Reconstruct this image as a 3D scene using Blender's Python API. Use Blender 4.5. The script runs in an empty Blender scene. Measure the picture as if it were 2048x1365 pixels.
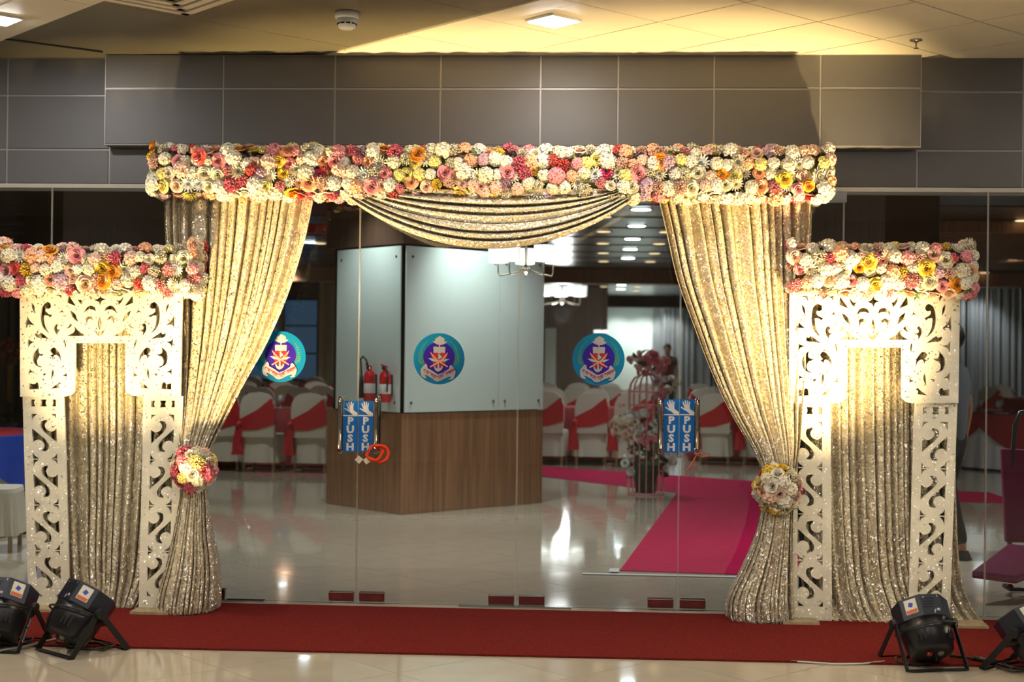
import bpy, bmesh, math, random
from mathutils import Vector, Matrix, Quaternion
from math import sin, cos, pi, sqrt, radians as R
SC = bpy.context.scene
COL = SC.collection
# ------------------------------------------------------------------ camera
FPX, PW, PH = 50/36*2048, 2048, 1365
CAMP = Vector((0, -8.6, 1.56)); YAW, PITCH, ROLL = .0587, .0069, .0115
fwd = Vector((-sin(YAW)*cos(PITCH), cos(YAW)*cos(PITCH), sin(PITCH)))
r0 = Vector((cos(YAW), sin(YAW), 0)); u0 = r0.cross(fwd)
rgt = cos(ROLL)*r0+sin(ROLL)*u0; upv = -sin(ROLL)*r0+cos(ROLL)*u0
cam = bpy.data.cameras.new('camera'); camo = bpy.data.objects.new('camera', cam); COL.objects.link(camo)
cam.lens = 50; cam.sensor_width = 36; cam.sensor_fit = 'HORIZONTAL'
mw = Matrix((rgt, upv, -fwd)).transposed().to_4x4(); mw.translation = CAMP; camo.matrix_world = mw
cam.dof.use_dof = True; cam.dof.focus_distance = 8.3; cam.dof.aperture_fstop = 2.2
cam.clip_end = 200
SC.camera = camo
def ray(x, y): return fwd+rgt*((x-PW/2)/FPX)-upv*((y-PH/2)/FPX)
def at(x, y, Y):
    d = ray(x, y); return CAMP+d*((Y-CAMP.y)/d.y)
def fl(x, y, Z=0.0):
    d = ray(x, y); return CAMP+d*((Z-CAMP.z)/d.z)
# ------------------------------------------------------------------ world, exposure
w = bpy.data.worlds.new('world'); SC.world = w; w.use_nodes = True
w.node_tree.nodes['Background'].inputs[0].default_value = (1.0, .97, .93, 1)
w.node_tree.nodes['Background'].inputs[1].default_value = .42
SC.view_settings.view_transform = 'Standard'; SC.view_settings.look = 'None'
SC.view_settings.exposure = 0.45; SC.view_settings.gamma = 1; SC.view_settings.use_curve_mapping = False
SC.cycles.max_bounces = 5; SC.cycles.diffuse_bounces = 2; SC.cycles.glossy_bounces = 3; SC.cycles.adaptive_threshold = .04; SC.cycles.transparent_max_bounces = 10; SC.cycles.caustics_reflective = False
SC.cycles.caustics_refractive = False; SC.cycles.sample_clamp_indirect = 6
PAR_POWER, PAR_COL = 330, (1, .73, .34)
PANEL_EMIT = 120
HALL_SPOT = 80
# ------------------------------------------------------------------ helpers
def hexc(r, g, b): 
    f = lambda c: (c/255/12.92 if c/255 <= .04045 else ((c/255+.055)/1.055)**2.4)
    return (f(r), f(g), f(b), 1)
MATS = {}
def mat(name, col, rough=.5, metal=0., noise=0., nscale=8., bump=0., bscale=60., spec=.5, emit=0., sheen=0., coat=0., stretch=None):
    if name in MATS: return MATS[name]
    m = bpy.data.materials.new(name); m.use_nodes = True; nt = m.node_tree; b = nt.nodes['Principled BSDF']
    if len(col) == 3: col = (*col, 1)
    b.inputs['Base Color'].default_value = col; b.inputs['Roughness'].default_value = rough
    b.inputs['Metallic'].default_value = metal; b.inputs['Specular IOR Level'].default_value = spec
    b.inputs['Coat Weight'].default_value = coat; b.inputs['Sheen Weight'].default_value = sheen
    if emit:
        b.inputs['Emission Color'].default_value = col; b.inputs['Emission Strength'].default_value = emit
    tc = nt.nodes.new('ShaderNodeTexCoord'); vec = tc.outputs['Object']
    if stretch:
        mp = nt.nodes.new('ShaderNodeMapping'); mp.inputs['Scale'].default_value = stretch
        nt.links.new(vec, mp.inputs[0]); vec = mp.outputs[0]
    if noise:
        n = nt.nodes.new('ShaderNodeTexNoise'); n.inputs['Scale'].default_value = nscale; n.inputs['Detail'].default_value = 5
        nt.links.new(vec, n.inputs['Vector'])
        mx = nt.nodes.new('ShaderNodeMix'); mx.data_type = 'RGBA'
        mx.inputs[6].default_value = tuple(c*(1-noise) for c in col[:3])+(1,)
        mx.inputs[7].default_value = tuple(min(1, c*(1+noise)) for c in col[:3])+(1,)
        rp = nt.nodes.new('ShaderNodeMapRange'); rp.inputs[1].default_value = .3; rp.inputs[2].default_value = .7
        nt.links.new(n.outputs['Fac'], rp.inputs[0]); nt.links.new(rp.outputs[0], mx.inputs[0])
        nt.links.new(mx.outputs[2], b.inputs['Base Color'])
    if bump:
        n2 = nt.nodes.new('ShaderNodeTexNoise'); n2.inputs['Scale'].default_value = bscale; n2.inputs['Detail'].default_value = 3
        nt.links.new(vec, n2.inputs['Vector'])
        bp = nt.nodes.new('ShaderNodeBump'); bp.inputs['Strength'].default_value = bump; bp.inputs['Distance'].default_value = .004
        nt.links.new(n2.outputs['Fac'], bp.inputs['Height']); nt.links.new(bp.outputs[0], b.inputs['Normal'])
    MATS[name] = m; return m
def glitter(name, cA, cB, rough, metal, scale, tilt, spark=.85, thr=.0):
    """small facets, each tilted its own way (sequins, glitter foam)"""
    m = bpy.data.materials.new(name); m.use_nodes = True; nt = m.node_tree; b = nt.nodes['Principled BSDF']; L = nt.links.new
    tc = nt.nodes.new('ShaderNodeTexCoord'); v = nt.nodes.new('ShaderNodeTexVoronoi'); v.inputs['Scale'].default_value = scale
    L(tc.outputs['Object'], v.inputs['Vector'])
    s = nt.nodes.new('ShaderNodeVectorMath'); s.operation = 'SUBTRACT'; s.inputs[1].default_value = (.5, .5, .5); L(v.outputs['Color'], s.inputs[0])
    k = nt.nodes.new('ShaderNodeVectorMath'); k.operation = 'SCALE'; L(s.outputs[0], k.inputs[0])
    sep = nt.nodes.new('ShaderNodeSeparateColor'); L(v.outputs['Color'], sep.inputs[0])
    gt = nt.nodes.new('ShaderNodeMath'); gt.operation = 'GREATER_THAN'; gt.inputs[1].default_value = spark; L(sep.outputs[2], gt.inputs[0])
    tl = nt.nodes.new('ShaderNodeMapRange'); tl.inputs[3].default_value = tilt*(thr if thr else 1); tl.inputs[4].default_value = tilt; L(gt.outputs[0], tl.inputs[0])
    L(tl.outputs[0], k.inputs['Scale'])
    g = nt.nodes.new('ShaderNodeNewGeometry'); a = nt.nodes.new('ShaderNodeVectorMath'); a.operation = 'ADD'
    L(g.outputs['Normal'], a.inputs[0]); L(k.outputs[0], a.inputs[1])
    nz = nt.nodes.new('ShaderNodeVectorMath'); nz.operation = 'NORMALIZE'; L(a.outputs[0], nz.inputs[0]); L(nz.outputs[0], b.inputs['Normal'])
    mx = nt.nodes.new('ShaderNodeMix'); mx.data_type = 'RGBA'; mx.inputs[6].default_value = (*cA, 1); mx.inputs[7].default_value = (*cB, 1)
    L(gt.outputs[0], mx.inputs[0]); L(mx.outputs[2], b.inputs['Base Color'])
    rr = nt.nodes.new('ShaderNodeMapRange'); rr.inputs[3].default_value = rough; rr.inputs[4].default_value = .34; L(gt.outputs[0], rr.inputs[0]); L(rr.outputs[0], b.inputs['Roughness'])
    mm = nt.nodes.new('ShaderNodeMapRange'); mm.inputs[3].default_value = metal; mm.inputs[4].default_value = .9; L(gt.outputs[0], mm.inputs[0]); L(mm.outputs[0], b.inputs['Metallic'])
    MATS[name] = m; return m
def glassmat(name, tint=(.93, .96, .95), refl=1.0):
    m = bpy.data.materials.new(name); m.use_nodes = True; nt = m.node_tree; nt.nodes.clear()
    o = nt.nodes.new('ShaderNodeOutputMaterial'); t = nt.nodes.new('ShaderNodeBsdfTransparent'); t.inputs[0].default_value = (*tint, 1)
    g = nt.nodes.new('ShaderNodeBsdfGlossy'); g.inputs['Roughness'].default_value = .01; g.inputs[0].default_value = (.95, .97, 1, 1)
    f = nt.nodes.new('ShaderNodeFresnel'); f.inputs[0].default_value = 1.5
    k = nt.nodes.new('ShaderNodeMath'); k.operation = 'MULTIPLY'; k.inputs[1].default_value = refl; k.use_clamp = True
    mx = nt.nodes.new('ShaderNodeMixShader'); nt.links.new(f.outputs[0], k.inputs[0]); nt.links.new(k.outputs[0], mx.inputs[0])
    nt.links.new(t.outputs[0], mx.inputs[1]); nt.links.new(g.outputs[0], mx.inputs[2]); nt.links.new(mx.outputs[0], o.inputs[0])
    MATS[name] = m; return m

class MB:
    def __init__(s): s.v = []; s.f = []
    def add(s, vs, fs):
        n = len(s.v); s.v += [tuple(p) for p in vs]; s.f += [tuple(i+n for i in f) for f in fs]; return s
    def box(s, c, d, rot=None, taper=1.0):
        x, y, z = d[0]/2, d[1]/2, d[2]/2
        P = [Vector((sx*x*(taper if sz > 0 else 1), sy*y*(taper if sz > 0 else 1), sz*z)) for sz in (-1, 1) for sy in (-1, 1) for sx in (-1, 1)]
        if rot is not None: P = [rot @ p for p in P]
        c = Vector(c)
        return s.add([p+c for p in P], [(0, 2, 3, 1), (4, 5, 7, 6), (0, 1, 5, 4), (2, 6, 7, 3), (0, 4, 6, 2), (1, 3, 7, 5)])
    def tube(s, pts, r, n=8, closed=False):
        pts = [Vector(p) for p in pts]; m = len(pts); rs = r if isinstance(r, (list, tuple)) else [r]*m
        up = Vector((0, 0, 1)); vs = []; prev = None
        for i, p in enumerate(pts):
            a = pts[(i-1) % m] if (closed or i > 0) else p; b = pts[(i+1) % m] if (closed or i < m-1) else p
            t = (b-a).normalized()
            if prev is None:
                x = t.orthogonal().normalized()
            else:
                x = (prev-t*prev.dot(t)); x = x.normalized() if x.length > 1e-6 else t.orthogonal().normalized()
            prev = x; y = t.cross(x)
            vs += [p+(x*cos(2*pi*k/n)+y*sin(2*pi*k/n))*rs[i] for k in range(n)]
        fs = []
        for i in range(m if closed else m-1):
            for k in range(n):
                j = (i+1) % m; fs.append((i*n+k, i*n+(k+1) % n, j*n+(k+1) % n, j*n+k))
        if not closed: fs += [tuple(reversed(range(n))), tuple(range((m-1)*n, m*n))]
        return s.add(vs, fs)
    def lathe(s, prof, n=16, M=None, phase=0.):
        vs = []; fs = []
        for (r, z) in prof:
            for k in range(n):
                a = 2*pi*k/n+phase; p = Vector((r*cos(a), r*sin(a), z)); vs.append(M @ p if M is not None else p)
        for i in range(len(prof)-1):
            for k in range(n): fs.append((i*n+k, i*n+(k+1) % n, (i+1)*n+(k+1) % n, (i+1)*n+k))
        if prof[0][0] > 1e-4: fs.append(tuple(reversed(range(n))))
        if prof[-1][0] > 1e-4: fs.append(tuple(range((len(prof)-1)*n, len(prof)*n)))
        return s.add(vs, fs)
    def grid(s, rows, closeu=False):
        nv, nu = len(rows), len(rows[0]); vs = [p for r in rows for p in r]; fs = []
        for i in range(nv-1):
            for j in range(nu if closeu else nu-1):
                k = (j+1) % nu; fs.append((i*nu+j, i*nu+k, (i+1)*nu+k, (i+1)*nu+j))
        return s.add(vs, fs)
    def mesh(s, name, m=None, smooth=False):
        me = bpy.data.meshes.new(name); me.from_pydata(s.v, [], s.f); me.update()
        if smooth: me.polygons.foreach_set('use_smooth', [True]*len(me.polygons))
        if m: me.materials.append(m)
        return me
    def build(s, name, m, parent=None, smooth=False, loc=None):
        return link(name, s.mesh(name, m, smooth), parent, loc)
def link(name, me, parent=None, loc=None):
    o = bpy.data.objects.new(name, me); COL.objects.link(o)
    if parent: o.parent = parent
    if loc is not None: o.location = loc
    return o
def tag(o, label, cat, group=None, kind=None):
    o['label'] = label; o['category'] = cat
    if group: o['group'] = group
    if kind: o['kind'] = kind
    return o
def thing(name, label, cat, loc=(0, 0, 0), rz=0, group=None):
    o = bpy.data.objects.new(name, None); COL.objects.link(o); o.location = loc; o.rotation_euler = (0, 0, rz); o.empty_display_size = .05
    return tag(o, label, cat, group)
def struct(o, label, cat): return tag(o, label, cat, kind='structure')
def copy_tree(o, parent=None):
    c = o.copy(); COL.objects.link(c); c.parent = parent
    for ch in KIDS(o): copy_tree(ch, c)
    return c
def KIDS(o): return [c for c in COL.objects if c.parent == o]
def bevel(o, wd, seg=2):
    md = o.modifiers.new('bevel', 'BEVEL'); md.width = wd; md.segments = seg; md.limit_method = 'ANGLE'; return o
def crv(polys, depth=.004, M=None, name='plate'):
    """filled plate with holes (even-odd) from 2D polygons -> mesh; local plane XZ, thickness along Y"""
    c = bpy.data.curves.new(name, 'CURVE'); c.dimensions = '2D'; c.fill_mode = 'BOTH'; c.extrude = depth/2
    for p in polys:
        sp = c.splines.new('POLY'); sp.points.add(len(p)-1); sp.use_cyclic_u = True
        for i, q in enumerate(p): sp.points[i].co = (q[0], q[1], 0, 1)
    return curve2mesh(c, name)
def curve2mesh(c, name):
    o = bpy.data.objects.new('tmp', c); COL.objects.link(o)
    dg = bpy.context.evaluated_depsgraph_get(); me = bpy.data.meshes.new_from_object(o.evaluated_get(dg)); me.name = name
    bpy.data.objects.remove(o); bpy.data.curves.remove(c)
    for v in me.vertices: v.co = (v.co.x, -v.co.z, v.co.y)
    me.materials.clear()
    return me
def text(body, size, depth=.001, bold=0., name='lettering', align='CENTER', res=2):
    c = bpy.data.curves.new(name, 'FONT'); c.body = body; c.size = size; c.extrude = depth/2; c.offset = bold; c.align_x = align; c.align_y = 'CENTER' if align == 'CENTER' else 'BOTTOM_BASELINE'
    c.resolution_u = res
    return curve2mesh(c, name)
def cr(pts, n=6):
    """open Catmull-Rom through pts, last point left out"""
    P = [Vector((p[0], p[1])) for p in pts]; out = []
    if len(P) == 2: return [tuple(P[0])]
    for i in range(len(P)-1):
        a = P[i-1] if i else P[0]*2-P[1]; b = P[i]; c = P[i+1]; d = P[i+2] if i+2 < len(P) else P[-1]*2-P[-2]
        for k in range(n):
            t = k/n; out.append(tuple(.5*((2*b)+(-a+c)*t+(2*a-5*b+4*c-d)*t*t+(-a+3*b-3*c+d)*t**3)))
    return out
def lerp(a, b, t): return a+(b-a)*t
def interp(tab, t):
    """smooth interpolation of rows (t, v1, v2, ...)"""
    for i in range(len(tab)-1):
        if t <= tab[i+1][0] or i == len(tab)-2:
            a, b = tab[i], tab[i+1]; k = min(1, max(0, (t-a[0])/(b[0]-a[0])))
            p0 = tab[i-1] if i else a; p3 = tab[i+2] if i+2 < len(tab) else b
            res = []
            for j in range(1, len(a)):
                h = b[0]-a[0]
                m0 = (b[j]-p0[j])/(b[0]-p0[0])*h if i else (b[j]-a[j])
                m1 = (p3[j]-a[j])/(p3[0]-a[0])*h if i+2 < len(tab) else (b[j]-a[j])
                k2, k3 = k*k, k**3
                res.append((2*k3-3*k2+1)*a[j]+(k3-2*k2+k)*m0+(-2*k3+3*k2)*b[j]+(k3-k2)*m1)
            return res
def aim(o, d): o.rotation_euler = Vector(d).to_track_quat('-Z', 'Y').to_euler(); return o
def spot(loc, target, power, col, ang, blend=.5, rad=.06, parent=None):
    l = bpy.data.lights.new('spot', 'SPOT'); l.energy = power; l.color = col; l.spot_size = R(ang); l.spot_blend = blend; l.shadow_soft_size = rad
    o = bpy.data.objects.new('spot_light', l); COL.objects.link(o); o.location = loc; aim(o, Vector(target)-Vector(loc)); return o
def point(loc, power, col, rad=.08):
    l = bpy.data.lights.new('bulb', 'POINT'); l.energy = power; l.color = col; l.shadow_soft_size = rad
    o = bpy.data.objects.new('bulb_light', l); COL.objects.link(o); o.location = loc; return o
# ------------------------------------------------------------------ materials
mat('panel_grey', hexc(98, 96, 97), .5, .25, noise=.05, nscale=2, bump=.05, bscale=300)
mat('joint_metal', hexc(150, 145, 144), .4, .3)
mat('trim_pale', hexc(190, 184, 170), .35, .3)
mat('ceil_cream', hexc(244, 232, 204), .45, noise=.03, nscale=3)
mat('ceil_olive', hexc(128, 120, 98), .4, .25, noise=.06, nscale=3)
mat('ceil_gap', hexc(246, 236, 208), .6)
mat('white_plastic', hexc(228, 226, 222), .4)
mat('dark_hole', hexc(25, 24, 24), .7)
mat('tile', hexc(205, 192, 170), .07, noise=.05, nscale=5, spec=.6, coat=.3)
mat('grout', hexc(120, 106, 90), .6)
mat('floor_slab', hexc(200, 187, 166), .1, noise=.04, nscale=3, spec=.6)
mat('steel', hexc(200, 200, 204), .12, 1.0)
mat('chrome', hexc(225, 222, 215), .06, 1.0)
mat('red_mat', hexc(118, 36, 32), .95, noise=.5, nscale=160, bump=.9, bscale=260, spec=.1)
mat('pink_carpet', hexc(190, 20, 78), .9, noise=.12, nscale=12, spec=.15, bump=.3, bscale=200)
mat('white_tape', hexc(225, 225, 225), .5)
mat('wood', hexc(138, 98, 68), .38, noise=.35, nscale=4, stretch=(9, 9, .25))
mat('wood_dark', hexc(84, 62, 48), .4, noise=.25, nscale=4, stretch=(9, 9, .25))
mat('frost', hexc(205, 216, 210), .28, spec=.6)
mat('dark_mirror', hexc(60, 58, 62), .12, .8)
mat('foyer_wall', hexc(196, 184, 168), .7)
mat('hall_ceiling', hexc(72, 64, 60), .22, .4)
mat('hall_wall', hexc(196, 202, 192), .6)
mat('hall_brown', hexc(96, 76, 62), .5, noise=.2, nscale=3, stretch=(6, 6, .3))
mat('drape_silver', hexc(150, 150, 150), .38, .55, bump=.1)
mat('drape_beige', hexc(176, 160, 136), .7, bump=.1)
mat('window_blue', hexc(48, 82, 112), .25, emit=.35)
mat('black_paint', hexc(28, 28, 32), .32, noise=.3, nscale=14)
mat('black_matt', hexc(20, 19, 19), .55)
mat('blue_black', hexc(34, 38, 52), .34, noise=.2, nscale=20)
mat('cable', hexc(36, 32, 30), .5)
mat('cable_grey', hexc(150, 146, 140), .5)
mat('sticker_white', hexc(232, 226, 206), .5)
mat('sticker_orange', hexc(226, 110, 60), .5)
mat('sticker_blue', hexc(70, 70, 190), .5)
mat('scuff', hexc(190, 190, 200), .6)
mat('lamp_white', (1, 1, .97), .5, emit=9.0)
mat('lamp_row', (.9, 1, 1), .5, emit=14.0)
mat('lamp_amber', (1, .72, .38), .5, emit=1.6)
mat('shade_white', (1, 1, .95), .4, emit=1.0)
mat('panel_lamp', (1, .97, .9), .5, emit=PANEL_EMIT)
mat('led', (1, .86, .55), .4, emit=60.0)
mat('nickel', hexc(170, 160, 145), .3, .9)
mat('cream_cloth', hexc(214, 206, 188), .8, bump=.3, bscale=40, sheen=.2)
mat('red_satin', hexc(196, 20, 34), .42, bump=.2, bscale=30, sheen=.3)
mat('red_cloth', hexc(150, 28, 34), .7, bump=.2, bscale=30)
mat('blue_cloth', hexc(20, 66, 180), .5, bump=.25, bscale=18)
mat('white_cloth', hexc(214, 214, 220), .75)
mat('chair_leg', hexc(160, 132, 90), .5)
mat('magenta', hexc(140, 20, 84), .6, bump=.2, bscale=120)
mat('grey_tube', hexc(70, 70, 74), .35, .5)
mat('sign_blue', hexc(0, 108, 192), .35)
mat('sign_white', hexc(232, 228, 226), .4)
mat('emb_blue', hexc(0, 120, 172), .3)
mat('emb_purple', hexc(52, 20, 150), .3)
mat('emb_white', hexc(166, 168, 178), .4)
mat('emb_red', hexc(170, 32, 36), .4)
mat('emb_green', hexc(90, 160, 110), .4)
mat('emb_pale', hexc(150, 190, 190), .4)
mat('emb_peach', hexc(222, 150, 130), .4)
mat('orange_cloth', hexc(236, 66, 10), .7)
mat('coral', hexc(210, 110, 84), .6)
mat('tag_cream', hexc(226, 214, 188), .5)
mat('extinguisher', hexc(196, 22, 30), .25, spec=.6)
mat('cage_pink', hexc(232, 158, 160), .4)
mat('leaf', hexc(64, 104, 44), .5, noise=.3, nscale=20)
mat('leaf_dark', hexc(34, 52, 34), .6, noise=.3, nscale=20)
mat('leaf_lime', hexc(150, 176, 40), .5)
mat('foam', hexc(120, 118, 84), .9)
mat('plywood', hexc(176, 158, 122), .7, noise=.2, nscale=30)
mat('skin', hexc(168, 118, 88), .5); mat('hair', hexc(18, 15, 14), .5)
mat('shirt_maroon', hexc(78, 22, 32), .8); mat('shirt_grey', hexc(96, 100, 108), .8); mat('trousers', hexc(26, 26, 30), .8)
mat('glassware', hexc(215, 220, 225), .05, spec=.8)
FC = {'cream': (236, 226, 198), 'ivory': (240, 232, 214), 'blush': (238, 196, 176), 'peach': (240, 178, 140), 'pink': (226, 112, 132), 'rosepink': (232, 150, 156),
      'magenta': (206, 48, 104), 'coral': (228, 92, 84), 'yellow': (238, 200, 70), 'lemon': (240, 224, 140), 'orange': (238, 158, 28), 'mauve': (196, 160, 176), 'violet': (186, 62, 160), 'white': (236, 236, 230)}
for k, c in FC.items(): mat('petal_'+k, hexc(*c), .62, noise=.1, nscale=3, sheen=.15)
glitter('sequin', (.64, .55, .38), (1, .97, .92), .4, .3, 125, 1.3, spark=.80, thr=.6)
glitter('glitter_foam', (.80, .75, .61), (1, .96, .85), .6, .0, 125, 1.1, spark=.93, thr=.1)
glitter('emb_glitter', (.10, .14, .42), (.6, .65, .9), .4, .2, 260, .9, spark=.8, thr=.3)
glassmat('door_glass', (.86, .89, .89), 1.15)
M = MATS
for n_ in ('led', 'lamp_amber', 'lamp_row', 'lamp_white', 'shade_white', 'window_blue'): MATS[n_].cycles.emission_sampling = 'NONE'
# ================================================================== STRUCTURE
S45 = .6*sqrt(2)
def rot45(x, y): return ((x+y), (x-y))
# floor: slab + separate 0.6 m tiles laid at 45 degrees
fb = MB(); fb.box((0, 13, -.03), (34, 50, .06)); floor = fb.build('floor', M['grout']); struct(floor, 'cream polished tile floor laid on the diagonal', 'floor')
tm = MB().box((0, 0, -.003), (.597, .597, .01)).mesh('floor_tile', M['tile'])
cand = []
A0, B0 = -2.75-10*S45/1, .87-20*S45
i0 = -2.75; j0 = .87
for i in range(-14, 40):
    for j in range(-40, 14):
        a = i0+(i+.5)*S45; b = j0+(j+.5)*S45; x, y = (a+b)/2, (a-b)/2
        if not -2.6 < y < 13: continue
        d = y+8.6; px = 1194+x*FPX/d
        if -60 < px < 2110 and (y > -.2 or y < .2): cand.append((d, x, y))
cand.sort()
for d, x, y in cand[:298]:
    o = link('floor_tile', tm, floor, (x, y, .004)); o.rotation_euler.z = pi/4
lim = cand[297][0] if len(cand) > 298 else 99
used = set((round(x, 2), round(y, 2)) for d, x, y in cand[:298])
# the remaining tiles, too far or out of sight, in one piece
rest = MB()
for i in range(-30, 60):
    for j in range(-60, 30):
        a = i0+(i+.5)*S45; b = j0+(j+.5)*S45; x, y = (a+b)/2, (a-b)/2
        if abs(x) > 15.5 or y < -11 or y > 37 or (round(x, 2), round(y, 2)) in used: continue
        h = .2985*sqrt(2); rest.add([(x-h, y, .006), (x, y-h, .006), (x+h, y, .006), (x, y+h, .006)], [(0, 1, 2, 3)])
ro = rest.build('floor_tile', M['tile'], floor); ro['kind'] = 'stuff'
FZ = .008
# ceiling of the foyer
CZ = 3.34
cb = MB(); cb.box((0, -5.5, CZ+.08), (24, 11.2, .1)); ceil = cb.build('ceiling', M['ceil_gap']); struct(ceil, 'foyer ceiling of cream diagonal tiles with an olive metal strip', 'ceiling')
ctm = MB().box((0, 0, .012), (.591, .591, .03)).mesh('ceiling_tile', M['ceil_cream'])
big = MB(); otm = MB()
for i in range(-14, 14):
    for j in range(-14, 16):
        a = 1.09+(i+.5)*S45; b = 2.09+(j+.5)*S45; x, y = (a+b)/2, (a-b)/2
        if y > .3 or y < -10 or abs(x) > 9: continue
        mid = a
        if -3.97 < mid < -1.72 : continue
        if -3.97-.42 < mid < -1.72+.42: continue
        if y > -3:
            o = link('ceiling_tile', ctm, ceil, (x, y, CZ+.003)); o.rotation_euler.z = pi/4
        else:
            big.box((x, y, CZ+.015), (.596, .596, .03), Matrix.Rotation(pi/4, 3, 'Z'))
o = big.build('ceiling_tile', M['ceil_cream'], ceil); o['kind'] = 'stuff'
def band(a0, a1, b0, b1, z0, z1, mb):   # prism bounded by x+y in a0..a1 and x-y in b0..b1
    P = [((a+b)/2, (a-b)/2) for a, b in ((a0, b0), (a1, b0), (a1, b1), (a0, b1))]
    mb.add([(x, y, z) for z in (z0, z1) for x, y in P], [(0, 1, 2, 3), (7, 6, 5, 4), (0, 4, 5, 1), (1, 5, 6, 2), (2, 6, 7, 3), (3, 7, 4, 0)])
# part tiles beside the olive strip, and the strip's own panels
for a0, a1 in ((-1.72+.004, 1.09-3*S45-.004+S45*0), (-3.97-.5, -3.97-.004)):
    if a1 < a0: a1 = a0+.4
    for j in range(-8, 8):
        b0 = 2.09+j*S45; m1 = MB(); band(a0, a1, b0+.004, b0+S45-.004, CZ-.002, CZ+.03, m1); 
        if -4 < (a0-b0)/2 < 1: m1.build('ceiling_tile', M['ceil_cream'], ceil)
for k in range(4):
    a0 = -3.965+k*.561
    for j in range(-4, 6):
        b0 = -1.2+(j-2)*1.7+.5*(k % 2)*0; m1 = MB(); band(a0, a0+.558, b0+.003, b0+1.697, CZ+.004+.001*k, CZ+.03, m1)
        if -4.5 < (a0-b0)/2 < 1.6: m1.build('ceiling_panel', M['ceil_olive'], ceil)
a_, b_ = fl(10, 78, CZ), fl(205, 104, CZ); d_ = b_-a_; gp = MB().box(((a_+b_)/2), (d_.length, .022, .006), Matrix.Rotation(math.atan2(d_.y, d_.x), 3, 'Z')); gp.build('ceiling_gap', M['dark_hole'], ceil)
# fascia above the glass: separate grey panels on a backing wall
wb = MB(); wb.box((0, .127, 2.96), (24, .21, .84)); wall_front = wb.build('wall_front', M['joint_metal']); struct(wall_front, 'dark grey panelled fascia above the glass entrance', 'wall')
wc = MB(); xl, xr = at(209, 200, -.08).x, at(1843, 200, -.08).x
wc.box(((xl+xr)/2, -.018, (2.79+CZ)/2), (xr-xl, .118, CZ-2.79)); wc.build('panel_backing', M['joint_metal'], wall_front)
def panel(x0, x1, z0, z1, y):
    g = .006; m1 = MB(); m1.box(((x0+x1)/2, y+.006, (z0+z1)/2), (x1-x0-2*g, .02, z1-z0-2*g)); bevel(m1.build('wall_panel', M['panel_grey'], wall_front), .002, 1)
xs = [at(p, 200, -.08).x for p in (209, 446, 670, 881, 1081, 1236, 1428, 1641, 1843)]
for a, b in zip(xs, xs[1:]):
    for z0, z1 in ((2.79, 3.135), (3.135, CZ)): panel(a, b, z0, z1, -.078)
xe = [-6.2, -4.95, at(12, 250, 0).x, xs[0]-.0, ]
for a, b in zip(xe, xe[1:]):
    for z0, z1 in ((2.56, 2.775), (2.775, 3.11), (3.11, CZ)): panel(a, b, z0, z1, .02)
xe2 = [xs[-1], xs[-1]+.62, xs[-1]+1.24, xs[-1]+2.6, 6.2]
for a, b in zip(xe2, xe2[1:]):
    for z0, z1 in ((2.56, 2.785), (2.785, 3.135), (3.135, CZ)): panel(a, b, z0, z1, .02)
lo = [xs[0], -2.25, -1.6, -.9, -.3, .3, .8, 1.33, xs[-1]]
for a, b in zip(lo, lo[1:]): panel(a, b, 2.56, 2.788, .02)
struct(MB().box((0, .06, 2.547), (12.4, .12, .028)).build('trim_1', M['trim_pale']), 'pale metal channel along the top of the glass', 'trim')
struct(MB().box((0, -.03, .006), (12.4, .18, .012)).build('trim_2', M['floor_slab']), 'pale stone threshold under the glass doors', 'trim')
struct(MB().box((0, -11.1, 1.67), (18.4, .2, 3.4)).build('wall_foyer', M['foyer_wall']), 'plain brown wall of the foyer behind the camera', 'wall')
for sx, lb in ((-1, 'plain brown foyer wall to the left of the entrance'), (1, 'plain brown foyer wall to the right of the entrance')):
    struct(MB().box((sx*9.1, -5.5, 1.67), (.2, 11, 3.4)).build('wall_foyer', M['foyer_wall']), lb, 'wall')
# glass panes and doors
seams = [-4.3, -3.36, -2.41, -1.44, -.467, .508, 1.473, 2.32, 3.25]
doors = {}
gi = 0
desc = {0: 'fixed clear glass pane at the far left of the entrance', 1: 'fixed clear glass pane behind the left white screen', 6: 'fixed clear glass pane behind the right white screen', 7: 'fixed clear glass pane at the far right of the entrance'}
ddesc = {2: 'frameless glass door beside the left gathered curtain', 3: 'frameless glass door left of centre, orange cloth on its handle', 4: 'frameless glass door right of centre with the pink birdcage behind', 5: 'frameless glass door beside the right gathered curtain'}
for k, (a, b) in enumerate(zip(seams, seams[1:])):
    g = .004; isd = 2 <= k <= 5
    pn = MB().box(((a+b)/2, .0, 1.275), (b-a-2*g, .012, 2.52))
    nm = ('door_%d' % (k-1)) if isd else 'window_%d' % (k+1 if k < 2 else k-3)
    o = pn.build(nm, M['door_glass']); struct(o, ddesc[k] if isd else desc[k], 'glass door' if isd else 'glass pane'); doors[k] = o
    # bright polished edge of the pane
    for xx in (a+g-.001, b-g+.001): MB().box((xx, 0, 1.275), (.0022, .0125, 2.52)).build('glass_edge', M['trim_pale'], o)
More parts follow.
